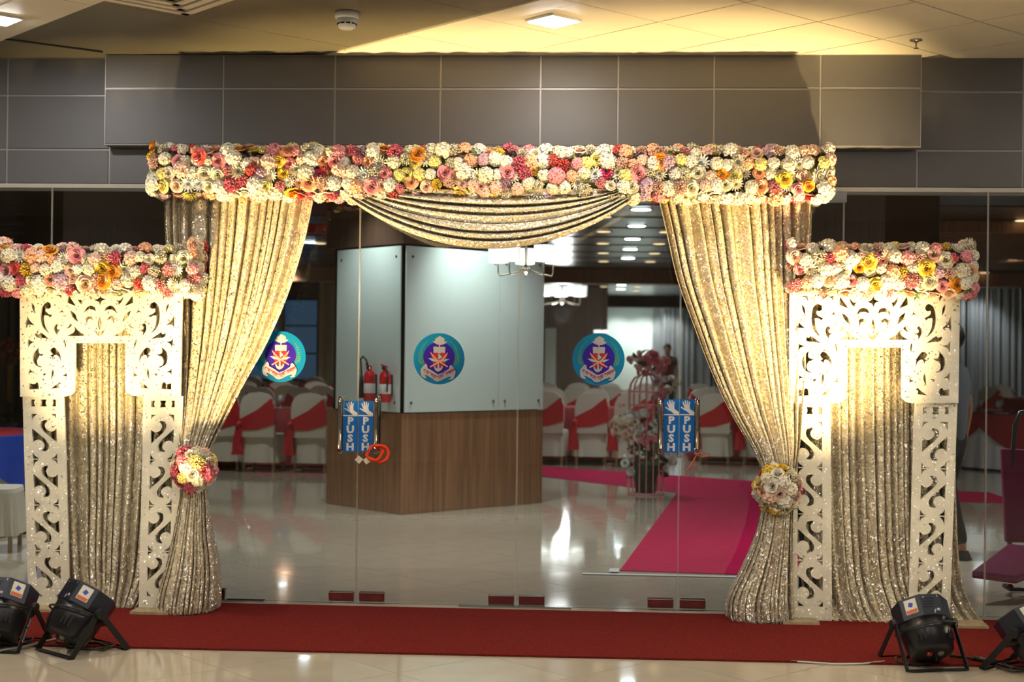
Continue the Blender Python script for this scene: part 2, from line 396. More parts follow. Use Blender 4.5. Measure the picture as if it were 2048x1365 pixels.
# patch fittings (bottom corner clamps) : px centres
def fitting(k, px, py, lock=True):
    p = at(px, py, -.02); r = MB().box((p.x, 0, .052), (.155, .05, .06)); o = bevel(r.build('patch_fitting', M['steel'], doors[k]), .004)
    if lock: MB().lathe([(.0, -.004), (.018, -.004), (.02, 0)], 14, Matrix.Translation((p.x+(-.03 if px in (682, 1321) else .03), -.026, .052)) @ Matrix.Rotation(pi/2, 4, 'X') @ Matrix.Diagonal((1.6, .8, 1, 1))).build('lock_plate', M['chrome'], o)
for k, px, l in ((2, 682, 1), (3, 743, 1), (3, 1002, 0), (4, 1063, 0), (4, 1321, 1), (5, 1385, 1)): fitting(k, px, 1212, l)
fitting(2, 425, 1206, False)
MB().box((at(1030, 1226, -.03).x, -.03, .018), (.68, .05, .012)).build('pivot_plate', M['steel'], doors[4])
MB().box((at(480, 1214, -.03).x, -.03, .018), (.3, .05, .012)).build('pivot_plate', M['steel'], doors[2])
p = at(1672, 385, -.0); MB().box((p.x-.02, 0, 2.5), (.16, .05, .06)).build('patch_fitting', M['steel'], doors[5])
def pull(k, px, py0, py1):
    a, b = at(px, py0, -.05), at(px, py1, -.05); x = (a.x+b.x)/2; z0, z1 = b.z, a.z
    d = doors[k]
    for s in (-1, 1):
        pts = [(x, s*.006, z1-.012), (x, s*.04, z1-.012), (x, s*.055, z1-.02), (x, s*.06, z1-.035), (x, s*.06, z0+.035), (x, s*.055, z0+.02), (x, s*.04, z0+.012), (x, s*.006, z0+.012)]
        MB().tube(pts, .0125, 12).build('door_handle', M['chrome'], d, True)
for k, px in ((2, 680), (3, 752), (4, 1321), (5, 1395)): pull(k, px, 793 if k < 4 else 797, 908)
# hall shell
HZ = 3.2
hc = MB(); hc.box((0, 19.2, HZ+.06), (34, 37.9, .12)); hceil = hc.build('ceiling', M['hall_ceiling']); struct(hceil, 'dark polished ceiling of the banquet hall', 'ceiling')
for y in [1.2+1.5*i for i in range(16)]:
    MB().box((0, y, HZ-.004), (33, .02, .012)).build('ceiling_joint', M['wood_dark'], hceil)
struct(MB().box((0, 38.1, 1.6), (34, .2, 3.2)).build('wall_back', M['hall_wall']), 'far pale wall of the banquet hall', 'wall')
struct(MB().box((-16.1, 19, 1.6), (.2, 38, 3.2)).build('wall_left', M['hall_brown']), 'left side wall of the banquet hall', 'wall')
struct(MB().box((16.1, 19, 1.6), (.2, 38, 3.2)).build('wall_right', M['hall_brown']), 'right side wall of the banquet hall', 'wall')
struct(MB().box((-9.3, 22.1, 1.6), (13.4, .2, 3.2)).build('wall_partition', M['hall_brown']), 'brown wood wall with blue windows behind the left chairs', 'wall')
struct(MB().box((10.6, 24.6, 1.6), (10.8, .2, 3.2)).build('wall_partition', M['hall_brown']), 'brown wall hidden behind the long silver drapes', 'wall')
struct(MB().box((-1.0, 28, 1.6), (2.6, .3, 3.2)).build('wall_partition', M['hall_brown']), 'dark wood wall section with the pale doorway behind the centre chandeliers', 'wall')
struct(MB().box((0, 20, 3.06), (33, .5, .28)).build('trim_3', M['wood']), 'brown wooden beam crossing the hall ceiling', 'beam')
struct(MB().box((1.5, 34, 3.05), (8, .5, .3)).build('trim_4', M['dark_hole']), 'dark bulkhead at the far end of the hall', 'beam')
struct(MB().box((-1.15, 27.82, 1.15), (.28, .05, 2.0)).build('door_5', M['hall_wall']), 'pale narrow door in the dark wood wall far behind', 'door')
# windows in the left partition
for n, px in enumerate((500, 590)):
    c = at(px, 670, 21.95); wd = 1.0 if n else .9
    wo = thing('window_%d' % (5+n), 'blue night window %s in the brown hall wall' % ('nearer the column' if n else 'seen through the left emblem'), 'window', (c.x, 21.97, 0)); wo['kind'] = 'structure'
    MB().box((0, 0, 1.75), (wd, .03, 1.75)).build('window_pane', M['window_blue'], wo)
    for z in (.88, 1.45, 2.05, 2.62): MB().box((0, -.02, z), (wd, .04, .035)).build('window_bar', M['dark_hole'], wo)
    for x in (-wd/2, wd/2): MB().box((x, -.02, 1.75), (.04, .04, 1.78)).build('window_bar', M['dark_hole'], wo)
# ================================================================== COLUMNS in the hall
def column(name, label, q0, q1, l1, l2, wood='wood'):
    """q0 = near corner; left face runs l1 along (-1,1), right face l2 along (1,1)"""
    e1 = Vector((-1, 1, 0)).normalized(); e2 = Vector((1, 1, 0)).normalized(); q0 = Vector((q0[0], q0[1], 0))
    ctr = q0+e1*l1/2+e2*l2/2
    t = thing(name, label, 'column', (ctr.x, ctr.y, FZ)); t['kind'] = 'structure'
    def blk(nm, m, i, z0, z1, par=None):
        P = [q0+e1*i+e2*i, q0+e1*i+e2*(l2-i), q0+e1*(l1-i)+e2*(l2-i), q0+e1*(l1-i)+e2*i]
        mb = MB(); mb.add([(p.x-ctr.x, p.y-ctr.y, z) for z in (z0, z1) for p in P], [(3, 2, 1, 0), (4, 5, 6, 7), (0, 1, 5, 4), (1, 2, 6, 5), (2, 3, 7, 6), (3, 0, 4, 7)])
        return mb.build(nm, m, par or t)
    blk('wood_base', M[wood], 0, 0, .95); blk('core', M['dark_mirror'], .04, .95, 2.55); blk('wood_head', M['wood_dark'], -.02, 2.55, HZ-.01)
    def face(o, e, n, a0, a1, nm):
        p0, p1 = o+e*a0, o+e*a1; c = (p0+p1)/2+n*.012; mb = MB()
        mb.box((0, 0, 1.745), ((p1-p0).length, .012, 1.57), None); pm = mb.build(nm, M['frost'], t); pm.location = (c.x-ctr.x, c.y-ctr.y, 0); pm.rotation_euler.z = math.atan2(e.y, e.x)
        for ax in (-1, 1):
            for z in (1.05, 2.43): MB().lathe([(0, .012), (.012, .012), (.014, 0)], 10, Matrix.Translation((ax*((p1-p0).length/2-.07), (-.007 if (Matrix.Rotation(math.atan2(e.y, e.x), 3, 'Z') @ Vector((0, -1, 0))).dot(n) > 0 else .007), z)) @ Matrix.Rotation(pi/2, 4, 'X')).build('standoff', M['steel'], pm)
    face(q0, e1, -e2, .02, l1-.17, 'frosted_panel'); face(q0, e2, -e1, .02, l2*.655, 'frosted_panel'); face(q0, e2, -e1, l2*.66, l2-.02, 'frosted_panel')
    return t
column('hall_column', 'wood and frosted-glass column standing behind the centre doors', (-1.81, 4.68), 0, 1.23, 1.81)
column('hall_column', 'dark wood column behind the left screen and its garland', (-5.27, 5.2), 0, .9, 1.08, 'wood_dark')
column('hall_column', 'dark wood column behind the right gathered curtain', (2.73, 5.1), 0, .9, .9, 'wood_dark')
# ================================================================== THE ENTRANCE DECOR
YL, YR = -.40, -.26           # planes of the left and right screens
YC = -.27                     # main curtains
# ---- flowers: one mesh per kind, shared by every copy
rnd = random.Random(7)
def fl_rose():
    b = MB()
    for k, (n, r, h, tw) in enumerate(((3, .22, .62, 0), (4, .42, .60, .5), (5, .70, .48, .2), (6, 1.0, .25, .9))):
        for i in range(n):
            a0 = 2*pi*i/n+tw; hw = pi/n*1.25; rows = []
            for t in (0, .5, 1):
                rr = r*(.35+.65*t) if k > 1 else r*(.6+.4*t); z = h*(1-(1-t)**2)+(-.1 if k == 3 and t == 1 else 0)
                row = []
                for j in range(4):
                    s = j/3*2-1; q = rr*(1-.10*s*s)+(.05*s if k else 0); row.append((q*cos(a0+hw*s), q*sin(a0+hw*s), z-.12*s*s*t))
                rows.append(row)
            b.grid(rows)
    return b
def fl_hydrangea(n=24):
    b = MB(); rr = random.Random(3)
    for i in range(n):
        z = 1-i/(n-1)*1.05; ph = i*2.399; rad = sqrt(max(0, 1-z*z)); N = Vector((rad*cos(ph), rad*sin(ph), z)); q = N.to_track_quat('Z', 'Y') @ Quaternion((0, 0, 1), rr.uniform(0, 6))
        c = N*.72
        for k in range(4):
            a = k*pi/2; f = lambda r, w, h: c+q @ Vector((r*cos(a)-w*sin(a), r*sin(a)+w*cos(a), h))
            b.add([f(.02, 0, 0), f(.17, -.15, .07), f(.30, 0, .10), f(.17, .15, .07)], [(0, 1, 2, 3)])
    b.lathe([(0, -.2), (.6, -.1), (.66, .2), (.45, .55), (0, .68)], 8)
    return b
def fl_carnation(n=54):
    b = MB(); rr = random.Random(5)
    for i in range(n):
        z = 1-i/(n-1)*1.0; ph = i*2.399; rad = sqrt(max(0, 1-z*z)); N = Vector((rad*cos(ph), rad*sin(ph), z)); q = N.to_track_quat('Z', 'Y') @ Quaternion((0, 0, 1), rr.uniform(0, 6))
        w = .17; f = lambda x, y, h: N*.35+q @ Vector((x, y, h)); L = rr.uniform(.5, .66)
        b.add([f(-.03, 0, 0), f(.03, 0, 0), f(w, .06, L*.8), f(.05, -.06, L), f(-.06, .07, L*.96), f(-w, -.04, L*.8)], [(0, 1, 2, 3), (0, 3, 4, 5)])
    return b
def fl_mum():
    b = MB()
    for k, (n, L, el) in enumerate(((15, 1.0, .18), (13, .85, .55), (10, .65, .95), (6, .42, 1.3))):
        for i in range(n):
            a = 2*pi*i/n+k*.3; u = Vector((cos(a), sin(a), 0)); s = Vector((-sin(a), cos(a), 0)); z = Vector((0, 0, 1))
            f = lambda r, w, e: u*(r*cos(e))+z*(r*sin(e))+s*w
            b.add([f(.1, 0, el), f(L*.6, -.11, el), f(L, -.05, el+.15), f(L, .05, el+.15), f(L*.6, .11, el)], [(0, 1, 2, 3, 4)])
    return b
def fl_leaf():
    b = MB(); b.grid([[(-.02, 0, 0), (0, 0, -.03), (.02, 0, 0)], [(-.3, .5, .18), (0, .5, .08), (.3, .5, .18)], [(-.22, 1.0, .16), (0, 1, .1), (.22, 1, .16)], [(-.02, 1.5, -.05), (0, 1.5, -.06), (.02, 1.5, -.05)]]); return b
FM = {'rose': fl_rose().mesh('rose', M['petal_cream'], True), 'hydrangea': fl_hydrangea().mesh('hydrangea', M['petal_cream']), 'carnation': fl_carnation().mesh('carnation', M['petal_cream']),
      'chrysanthemum': fl_mum().mesh('chrysanthemum', M['petal_cream']), 'leaf': fl_leaf().mesh('leaf', M['leaf'], True)}
PAL = {'rose': [('cream', 8), ('blush', 5), ('peach', 3), ('rosepink', 2.5), ('yellow', 1.5), ('orange', .8), ('coral', .7), ('magenta', .9), ('lemon', 2.5)],
       'hydrangea': [('cream', 8), ('ivory', 7), ('lemon', 2), ('blush', 3), ('rosepink', 1.6), ('peach', 1.5), ('mauve', .8)],
       'carnation': [('cream', 3), ('pink', 2.2), ('rosepink', 2), ('blush', 2), ('coral', .8), ('yellow', .7), ('mauve', .8)],
       'chrysanthemum': [('ivory', 5), ('cream', 4), ('lemon', 1), ('white', 2), ('blush', 1)]}
def pick(r, tab):
    s = sum(w for _, w in tab); x = r.uniform(0, s)
    for k, w in tab:
        x -= w
        if x <= 0: return k
    return tab[-1][0]
def flower(kind, colr, par, pos, nrm, size, spin):
    me = FM[kind]; o = bpy.data.objects.new(kind, me); COL.objects.link(o); o.parent = par
    o.location = pos; o.rotation_mode = 'QUATERNION'; o.rotation_quaternion = Vector(nrm).to_track_quat('Z', 'Y') @ Quaternion((0, 0, 1), spin); o.scale = (size,)*3
    sl = o.material_slots[0]; sl.link = 'OBJECT'; sl.material = M[colr]
    return o
def rand_flower(r, par, pos, nrm, sz, kinds=(('rose', 3.2), ('hydrangea', 4.5), ('carnation', 2.2), ('chrysanthemum', 1.3))):
    k = pick(r, kinds); c = pick(r, PAL[k]); n = Vector(nrm)+Vector((r.uniform(-.3, .3), r.uniform(-.3, .3), r.uniform(-.3, .3)))
    s = sz*{'rose': 1.0, 'hydrangea': 1.12, 'carnation': .95, 'chrysanthemum': 1.1}[k]*r.uniform(.85, 1.15)
    return flower(k, 'petal_'+c, par, pos, n, s, r.uniform(0, 6.28))
def garland(label, x0, x1, yc, zc, hy, hz, sp, seed, fsz):
    r = random.Random(seed); cx = (x0+x1)/2; t = thing('flower_garland', label, 'flower garland', (cx, yc, zc-hz))
    L = x1-x0
    core = MB().box((0, 0, hz), (L-.12, 2*hy-.11, 2*hz-.11)); bevel(core.build('foam_core', M['foam'], t), .05, 3)
    iy, iz, rc = hy-fsz*.5-.05, hz-fsz*.5-.05, .05       # rounded-box section, walked by arc length
    segs = [(2*iz, lambda k: (Vector((0, -iy-rc, -iz+k)), Vector((0, -1, 0)))), (pi/2*rc, lambda k: (Vector((0, -iy-rc*cos(k/rc), iz+rc*sin(k/rc))), Vector((0, -cos(k/rc), sin(k/rc))))),
            (2*iy, lambda k: (Vector((0, -iy+k, iz+rc)), Vector((0, 0, 1)))), (pi/2*rc, lambda k: (Vector((0, iy+rc*sin(k/rc), iz+rc*cos(k/rc))), Vector((0, sin(k/rc), cos(k/rc))))),
            (2*iz, lambda k: (Vector((0, iy+rc, iz-k)), Vector((0, 1, 0)))), (pi/2*rc, lambda k: (Vector((0, iy+rc*cos(k/rc), -iz-rc*sin(k/rc))), Vector((0, cos(k/rc), -sin(k/rc))))),
            (2*iy, lambda k: (Vector((0, iy-k, -iz-rc)), Vector((0, 0, -1)))), (pi/2*rc, lambda k: (Vector((0, -iy-rc*sin(k/rc), -iz-rc*cos(k/rc))), Vector((0, -sin(k/rc), -cos(k/rc)))))]
    per = sum(q for q, _ in segs)
    def surf(u):
        k = (u % 1)*per
        for ln, f in segs:
            if k <= ln: return f(k)
            k -= ln
        return segs[0][1](0)
    nr = max(6, round(per/sp)); nx = int(L/sp)
    for j in range(nr):
        back = surf(j/nr)[1].y > .5           # the hidden back face: sparser
        for i in range(nx+1):
            if back and i % 2: continue
            x = -L/2+fsz*.8+(i+.5*(j % 2)+r.uniform(-.25, .25))*(L-1.6*fsz)/(nx+.5)
            p, n = surf(j/nr+r.uniform(-.25, .25)/nr); p = p*r.uniform(.94, 1.06); n = Vector(n); ex = abs(x)/(L/2)
            if ex > .95: n.x = math.copysign(.8, x)
            rand_flower(r, t, (x, p.y, p.z+hz), n, fsz*r.uniform(.85, 1.15))
    for sgn in (-1, 1):
        for j in range(int(2*hy/sp)+1):
            for k in range(int(2*hz/sp)+1):
                rand_flower(r, t, (sgn*(L/2-fsz*.6), -hy+fsz+j*sp*.9+r.uniform(-.01, .01), fsz+k*sp*.9), (sgn, -.3, .1), fsz)
    for i in range(int(L*11)):
        p, n = surf(r.uniform(-.22, .42)); flower('leaf', r.choice(['leaf', 'leaf', 'leaf_lime']), t, (r.uniform(-L/2, L/2), p.y*1.06, p.z*1.06+hz), (r.uniform(-1, 1), n.y*.5, n.z*.5), .042, r.uniform(0, 6))
    # stems of large accent roses sit on the front
    for i in range(int(L*2.2)):
        x = -L/2+.1+(i+r.uniform(.1, .9))*(L-.2)/int(L*2.2); p, n = surf(r.uniform(-.02, .25))
        flower('rose', 'petal_'+r.choice(['orange', 'yellow', 'magenta', 'coral', 'rosepink', 'orange', 'peach', 'yellow']), t, (x, p.y*1.12, p.z+hz), (r.uniform(-.3, .3), n.y, n.z), .055, r.uniform(0, 6))
    return t
a, b = at(306, 340, -.3), at(1662, 340, -.3)
garland('long cream and pink flower garland along the top of the arch', a.x, b.x, -.28, (at(1000, 287, -.4).z+at(1000, 392, -.4).z)/2-.012, .135, .150, .068, 11, .047)
a, b = at(-14, 530, YL-.1), at(392, 530, YL-.1)
garland('flower garland crowning the left white screen', a.x, b.x, YL+.005, (at(200, 484, YL-.12).z+at(200, 582, YL-.12).z)/2-.022, .135, .140, .068, 23, .047)
a, b = at(1576, 530, YR-.1), at(1955, 530, YR-.1)
garland('flower garland crowning the right white screen', a.x, b.x, YR+.005, (at(1765, 482, YR-.12).z+at(1765, 585, YR-.12).z)/2-.018, .135, .145, .068, 37, .047)
def bouquet(label, px, py, rpx, Y, seed, cols):
    c = at(px, py, Y); rad = rpx/FPX*(Y+8.6); r = random.Random(seed); t = thing('tieback_bouquet', label, 'bouquet', (c.x, c.y, c.z-rad))
    MB().lathe([(0, -.6*rad), (.45*rad, -.45*rad), (.64*rad, 0), (.45*rad, .45*rad), (0, .6*rad)], 14, Matrix.Translation((0, 0, rad))).build('foam_core', M['foam'], t)
    n = 46
    for i in range(n):
        z = 1-2*(i+.5)/n; q = sqrt(1-z*z); ph = i*2.399+seed; N = Vector((q*cos(ph), q*sin(ph), z))
        k = pick(r, (('rose', 3), ('hydrangea', 3), ('carnation', 1.5))); cc = pick(r, cols)
        flower(k, 'petal_'+cc, t, N*rad*.72+Vector((0, 0, rad)), N, rad*r.uniform(.30, .38), r.uniform(0, 6))
    MB().tube([(rad*.62*cos(a*pi/8), rad*.62*sin(a*pi/8)+.02, rad*.8) for a in range(16)], .012, 6, True).build('ribbon_tie', M['sequin'], t)
    return t
bouquet('round pink and cream flower ball tying the left curtain', 387, 938, 51, YL-.10, 3, [('cream', 4), ('ivory', 3), ('pink', 3), ('rosepink', 2), ('coral', 1), ('violet', 1), ('yellow', 1), ('blush', 2), ('lemon', 2)])
bouquet('round yellow, cream and peach flower ball tying the right curtain', 1556, 977, 53, YR-.12, 9, [('cream', 5), ('ivory', 3), ('yellow', 2.5), ('lemon', 2), ('peach', 3), ('pink', 1.2), ('coral', 1.2), ('blush', 2)])
# ---- sequin curtains
def curtain(label, rows, nf, seed, nu=230, nv=110, name='sequin_curtain', matn='sequin', thick=True, group=None, px=True):
    """rows: (py, xl, xr, Y, amp, bulge, skew); folds run down the cloth"""
    r = random.Random(seed); ph = [r.uniform(0, 6.28) for _ in range(6)]; y0, y1 = rows[0][0], rows[-1][0]
    if px:
        bs = at((rows[-1][1]+rows[-1][2])/2, rows[-1][0], rows[-1][3])
    else: bs = Vector(((rows[-1][1]+rows[-1][2])/2, rows[-1][3], rows[-1][0]))
    base = Vector((bs.x, bs.y, max(0, bs.z))); G = []
    for i in range(nv):
        py = lerp(y0, y1, i/(nv-1)); sgn = 1 if y1 > y0 else -1
        v = interp([(sgn*q[0],)+tuple(q[1:]) for q in rows], sgn*py); xl, xr, Y, amp, bul, sk = v
        if px: A, B = at(xl, py, Y), at(xr, py, Y)
        else: A, B = Vector((xl, Y, py)), Vector((xr, Y, py))
        row = []
        for j in range(nu):
            u = j/(nu-1); f = 2*pi*(nf*u+.45*sin(2*pi*1.3*u+ph[0])+.3*sin(2*pi*2.9*u+ph[1])+sk*(u-.5)*2)
            s = sin(f); s = math.copysign(abs(s)**.8, s)
            dep = amp*(.72*s+.28*sin(1.73*f+ph[2]+.6*sin(i*.05+ph[3])))
            dep += amp*.25*sin(i*.11+7*u+ph[4])
            P = A.lerp(B, u); P.x += amp*.35*cos(f+.8)*min(1, 6*u, 6*(1-u))
            P.y += dep-bul*sqrt(max(0, 1-(2*u-1)**2))
            P.z = max(P.z, .014+.004*abs(s)); row.append(P-base)
        G.append(row)
    o = MB().grid(G).build(name, M[matn], None, True, base)
    return tag(o, label, 'curtain', group)
curtain('tall gold sequin curtain gathered left of the doors', [
    (372, 326, 634, YC, .030, 0, 0), (480, 330, 612, YC, .032, 0, 0), (590, 338, 577, YC, .034, 0, 0), (690, 346, 533, YC, .034, 0, 0), (760, 352, 494, YC-.02, .034, .01, 0),
    (830, 357, 458, YC-.05, .032, .04, 0), (890, 358, 428, YC-.09, .024, .06, 0), (938, 366, 408, YC-.13, .016, .05, 0), (990, 362, 416, YC-.13, .020, .06, .1), (1060, 350, 424, YC-.10, .026, .10, .3),
    (1130, 334, 438, YC-.08, .030, .15, .5), (1190, 319, 443, YC-.06, .028, .20, .6), (1222, 322, 438, YC-.05, .02, .22, .6), (1238, 345, 420, YC-.05, .01, .20, .6)], 15, 1)
curtain('tall gold sequin curtain gathered right of the doors', [
    (372, 1310, 1626, YC+.03, .030, 0, 0), (470, 1333, 1624, YC+.03, .032, 0, 0), (560, 1354, 1620, YC+.03, .034, 0, 0), (650, 1386, 1616, YC+.03, .034, 0, 0), (740, 1420, 1612, YC+.03, .034, .01, 0),
    (820, 1457, 1606, YC+.02, .032, .03, 0), (890, 1498, 1600, YC, .026, .05, 0), (930, 1518, 1594, YC-.02, .02, .06, 0), (980, 1528, 1588, YC-.02, .018, .05, 0), (1030, 1519, 1586, YC-.02, .022, .06, -.1), (1080, 1507, 1584, YC, .026, .08, -.3),
    (1140, 1481, 1584, YC+.02, .028, .11, -.5), (1195, 1453, 1586, YC+.03, .028, .15, -.5), (1240, 1454, 1588, YC+.03, .022, .16, -.5), (1257, 1475, 1580, YC+.03, .01, .15, -.5)], 15, 2)
curtain('straight sequin backdrop curtain behind the left white screen', [
    (560, 46, 366, YL+.13, .022, 0, 0), (800, 50, 364, YL+.13, .028, 0, 0), (1000, 58, 352, YL+.12, .032, 0, .1), (1150, 80, 330, YL+.11, .034, .02, .25), (1205, 120, 300, YL+.10, .03, .05, .3), (1228, 150, 285, YL+.09, .015, .05, .3)], 17, 3)
curtain('straight sequin backdrop curtain behind the right white screen', [
    (560, 1584, 1914, YR+.13, .022, 0, 0), (800, 1586, 1912, YR+.13, .028, 0, 0), (1000, 1590, 1912, YR+.12, .03, 0, 0), (1150, 1600, 1920, YR+.10, .032, .0, 0), (1215, 1610, 1945, YR+.08, .03, .02, .1), (1245, 1622, 1968, YR+.06, .016, .03, .1), (1254, 1625, 1976, YR+.02, .008, .03, .1)], 19, 4)
# ---- swag between the curtains
def swag():
    Y = -.36; base = at(985, 400, Y); G = []; nv, nu = 90, 120
    for i in range(nv):
        v = i/(nv-1); row = []
        for j in range(nu):
            u = j/(nu-1); a = lerp(742, 688, v); b = lerp(1232, 1278, v); x = lerp(a, b, u)
            sag = lerp(3, 104, v**.9); k = 4*u*(1-u); y = lerp(374, 388, v)+sag*k**.92+lerp(3, 0, v)
            f = 2*pi*(6.4*v+.25*sin(3*u+1)*(1-v)); d = .03*(sin(f)+.35*sin(2.3*f+1))*(k**.5*.75+.25)
            P = at(x, y, Y-d-.05*k*v); P.z += .012*cos(f)*k; row.append(P-base)
        G.append(row)
    for q in range(3):     # lower edge turned under
        G.append([Vector((p.x, p.y+.02*(q+1), p.z+.012*(q-.4))) for p in G[nv-1]])
    tag(MB().grid(G).build('sequin_swag', M['sequin'], None, True, base), 'draped gold sequin swag hanging under the long garland', 'swag')
swag()
# support poles of the arch (behind the curtains)
t = thing('backdrop_frame', 'slim metal frame carrying the garland and curtains', 'frame', (at(480, 1000, -.2).x, -.16, FZ))
for px in (342, 1608): MB().tube([(at(px, 600, -.16).x-t.location.x, 0, 0), (at(px, 600, -.16).x-t.location.x, 0, 2.62)], .014, 8).build('pole', M['grey_tube'], t)
MB().tube([(at(310, 600, -.16).x-t.location.x, 0, 2.62), (at(1650, 600, -.16).x-t.location.x, 0, 2.62)], .014, 8).build('cross_bar', M['grey_tube'], t)
# ---- cut-out white screens
HR = [  # holes of the right half, traced in one flat sheet, y down; mirrored about x=925
 [[(970, 252), (988, 205), (1040, 190), (1082, 215), (1105, 270)], [(1105, 270), (1060, 238), (1015, 234), (970, 252)]],
 [[(1000, 355), (1015, 315), (1047, 303), (1082, 325), (1072, 395)], [(1072, 395), (1058, 350), (1035, 338), (1000, 355)]],
 [[(1262, 235), (1235, 310), (1168, 374)], [(1168, 374), (1198, 285), (1262, 235)]],
 [[(1283, 55), (1240, 120), (1188, 198)], [(1188, 198), (1240, 178), (1283, 160)], [(1283, 160), (1283, 55)]],
 [[(1098, 130), (1140, 128), (1188, 55)], [(1188, 55), (1165, 140), (1125, 184)], [(1125, 184), (1118, 150), (1098, 130)]],
 [[(1058, 526), (1150, 480), (1210, 412)], [(1210, 412), (1218, 475), (1288, 526)], [(1288, 526), (1058, 526)]],
 [[(1232, 405), (1250, 388), (1262, 376)], [(1262, 376), (1272, 420), (1304, 442)], [(1304, 442), (1262, 436), (1232, 405)]],
 [[(1340, 203), (1350, 245), (1390, 268)], [(1390, 268), (1340, 262), (1303, 282)], [(1303, 282), (1334, 250), (1340, 203)]],
 [[(1345, 38), (1362, 68), (1418, 75)], [(1418, 75), (1372, 86), (1350, 118)], [(1350, 118), (1345, 38)]],
 [[(1498, 38), (1530, 40), (1550, 80)], [(1550, 80), (1525, 62), (1498, 38)]],
 [[(1610, 128), (1618, 70), (1640, 43), (1678, 75)], [(1678, 75), (1642, 82), (1610, 128)]],
 [[(1676, 148), (1672, 210), (1641, 278)], [(1641, 278), (1646, 200), (1676, 148)]],
 [[(1480, 502), (1550, 430), (1576, 330), (1572, 240), (1555, 182), (1515, 150), (1475, 163), (1464, 205), (1490, 226), (1518, 222), (1524, 248)], [(1524, 248), (1500, 276), (1452, 298)], [(1452, 298), (1475, 324)], [(1475, 324), (1500, 302), (1540, 300)], [(1540, 300), (1530, 400), (1480, 502)]],
 [[(1384, 528), (1420, 480), (1431, 430), (1420, 395), (1395, 384), (1378, 405), (1396, 428), (1392, 452)], [(1392, 452), (1362, 458)], [(1362, 458), (1392, 488), (1384, 528)]],
 [[(1736, 268), (1736, 442)], [(1736, 442), (1708, 402), (1643, 407)], [(1643, 407), (1698, 350), (1736, 268)]],
 [[(1476, 562), (1550, 548), (1612, 544), (1642, 515), (1635, 490), (1606, 504), (1584, 480)], [(1584, 480), (1535, 515), (1476, 562)]],
 [[(1727, 538), (1723, 662)], [(1723, 662), (1695, 612), (1643, 590)], [(1643, 590), (1690, 578), (1727, 538)]],
 [[(1315, 558), (1331, 580), (1315, 668)], [(1315, 668), (1307, 610), (1315, 558)]],
 [[(1603, 638), (1660, 700), (1674, 770), (1652, 840), (1592, 870), (1572, 862)], [(1572, 862), (1612, 848), (1626, 800), (1604, 750)], [(1604, 750), (1578, 746), (1548, 723)], [(1548, 723), (1582, 724), (1608, 700), (1603, 638)]],
 [[(1361, 818), (1374, 730), (1420, 663), (1460, 650), (1487, 680), (1474, 710), (1458, 726)], [(1458, 726), (1487, 742)], [(1487, 742), (1465, 756), (1455, 782)], [(1455, 782), (1438, 738), (1412, 736)], [(1412, 736), (1385, 762), (1361, 818)]],
 [[(1300, 868), (1310, 930), (1348, 960)], [(1348, 960), (1300, 974)], [(1300, 974), (1300, 868)]],
 [[(1455, 868), (1470, 920), (1476, 1012)], [(1476, 1012), (1444, 940), (1455, 868)]],
 [[(1523, 938), (1545, 936), (1567, 942)], [(1567, 942), (1548, 966), (1523, 938)]],
 [[(1719, 868), (1717, 962)], [(1717, 962), (1700, 932), (1660, 922)], [(1660, 922), (1695, 904), (1719, 868)]],
 [[(1363, 1045), (1390, 1033), (1420, 1058), (1480, 1107)], [(1480, 1107), (1380, 1097)], [(1380, 1097), (1390, 1066), (1363, 1045)]],
 [[(1606, 1110), (1612, 1050), (1640, 1033), (1662, 1055), (1714, 1043)], [(1714, 1043), (1714, 1114)], [(1714, 1114), (1606, 1110)]]]
HCENT = [[[(925, 58), (942, 104), (992, 121)], [(992, 121), (945, 138), (925, 187)], [(925, 187), (902, 146), (855, 131)], [(855, 131), (902, 106), (925, 58)]],
         [[(917, 288), (943, 390), (920, 464)], [(920, 464), (899, 390), (917, 288)]],
         [[(860, 452), (892, 474), (918, 474), (950, 460), (987, 424)], [(987, 424), (962, 490), (917, 524), (880, 502), (860, 452)]]]
def expand(h): return [p for s in h for p in cr(s, 5)]
HEAD = [expand(h) for h in HCENT]+[expand(h) for h in HR]+[[(1850-x, y) for x, y in expand(h)] for h in HR]
HOUT = [(45, -95), (1832, -95), (1812, 1190)]+[(1370, 1190), (1300, 1186), (1255, 1170), (1222, 1140), (1212, 1105), (1218, 605), (642, 605), (640, 1100), (628, 1140), (595, 1172), (545, 1190), (490, 1194)]+[(38, 1194)]
SU = [ # one S-scroll unit in a 160 x 290 window
 [[(90, 40), (62, 50), (55, 82), (76, 116), (112, 148), (158, 188)], [(158, 188), (158, 96)], [(158, 96), (128, 114), (94, 100), (84, 70), (102, 46), (90, 40)]],
 [[(2, 2), (40, 2)], [(40, 2), (16, 20), (2, 52)]+[(2, 52)][:0], [(2, 52), (2, 2)]],
 [[(122, 2), (158, 2)], [(158, 2), (158, 34)], [(158, 34), (146, 14), (122, 2)]]]
def unit():
    A = expand(SU[0]); B = [(160-x, 272-y+8) for x, y in A]
    T = expand(SU[1]); U = expand(SU[2])
    tl = [(2, 286), (2, 244), (14, 266), (34, 278), (42, 286)]; trr = [(158, 286), (118, 286), (140, 276), (158, 252)]
    return [A, B, T, U, tl, trr]
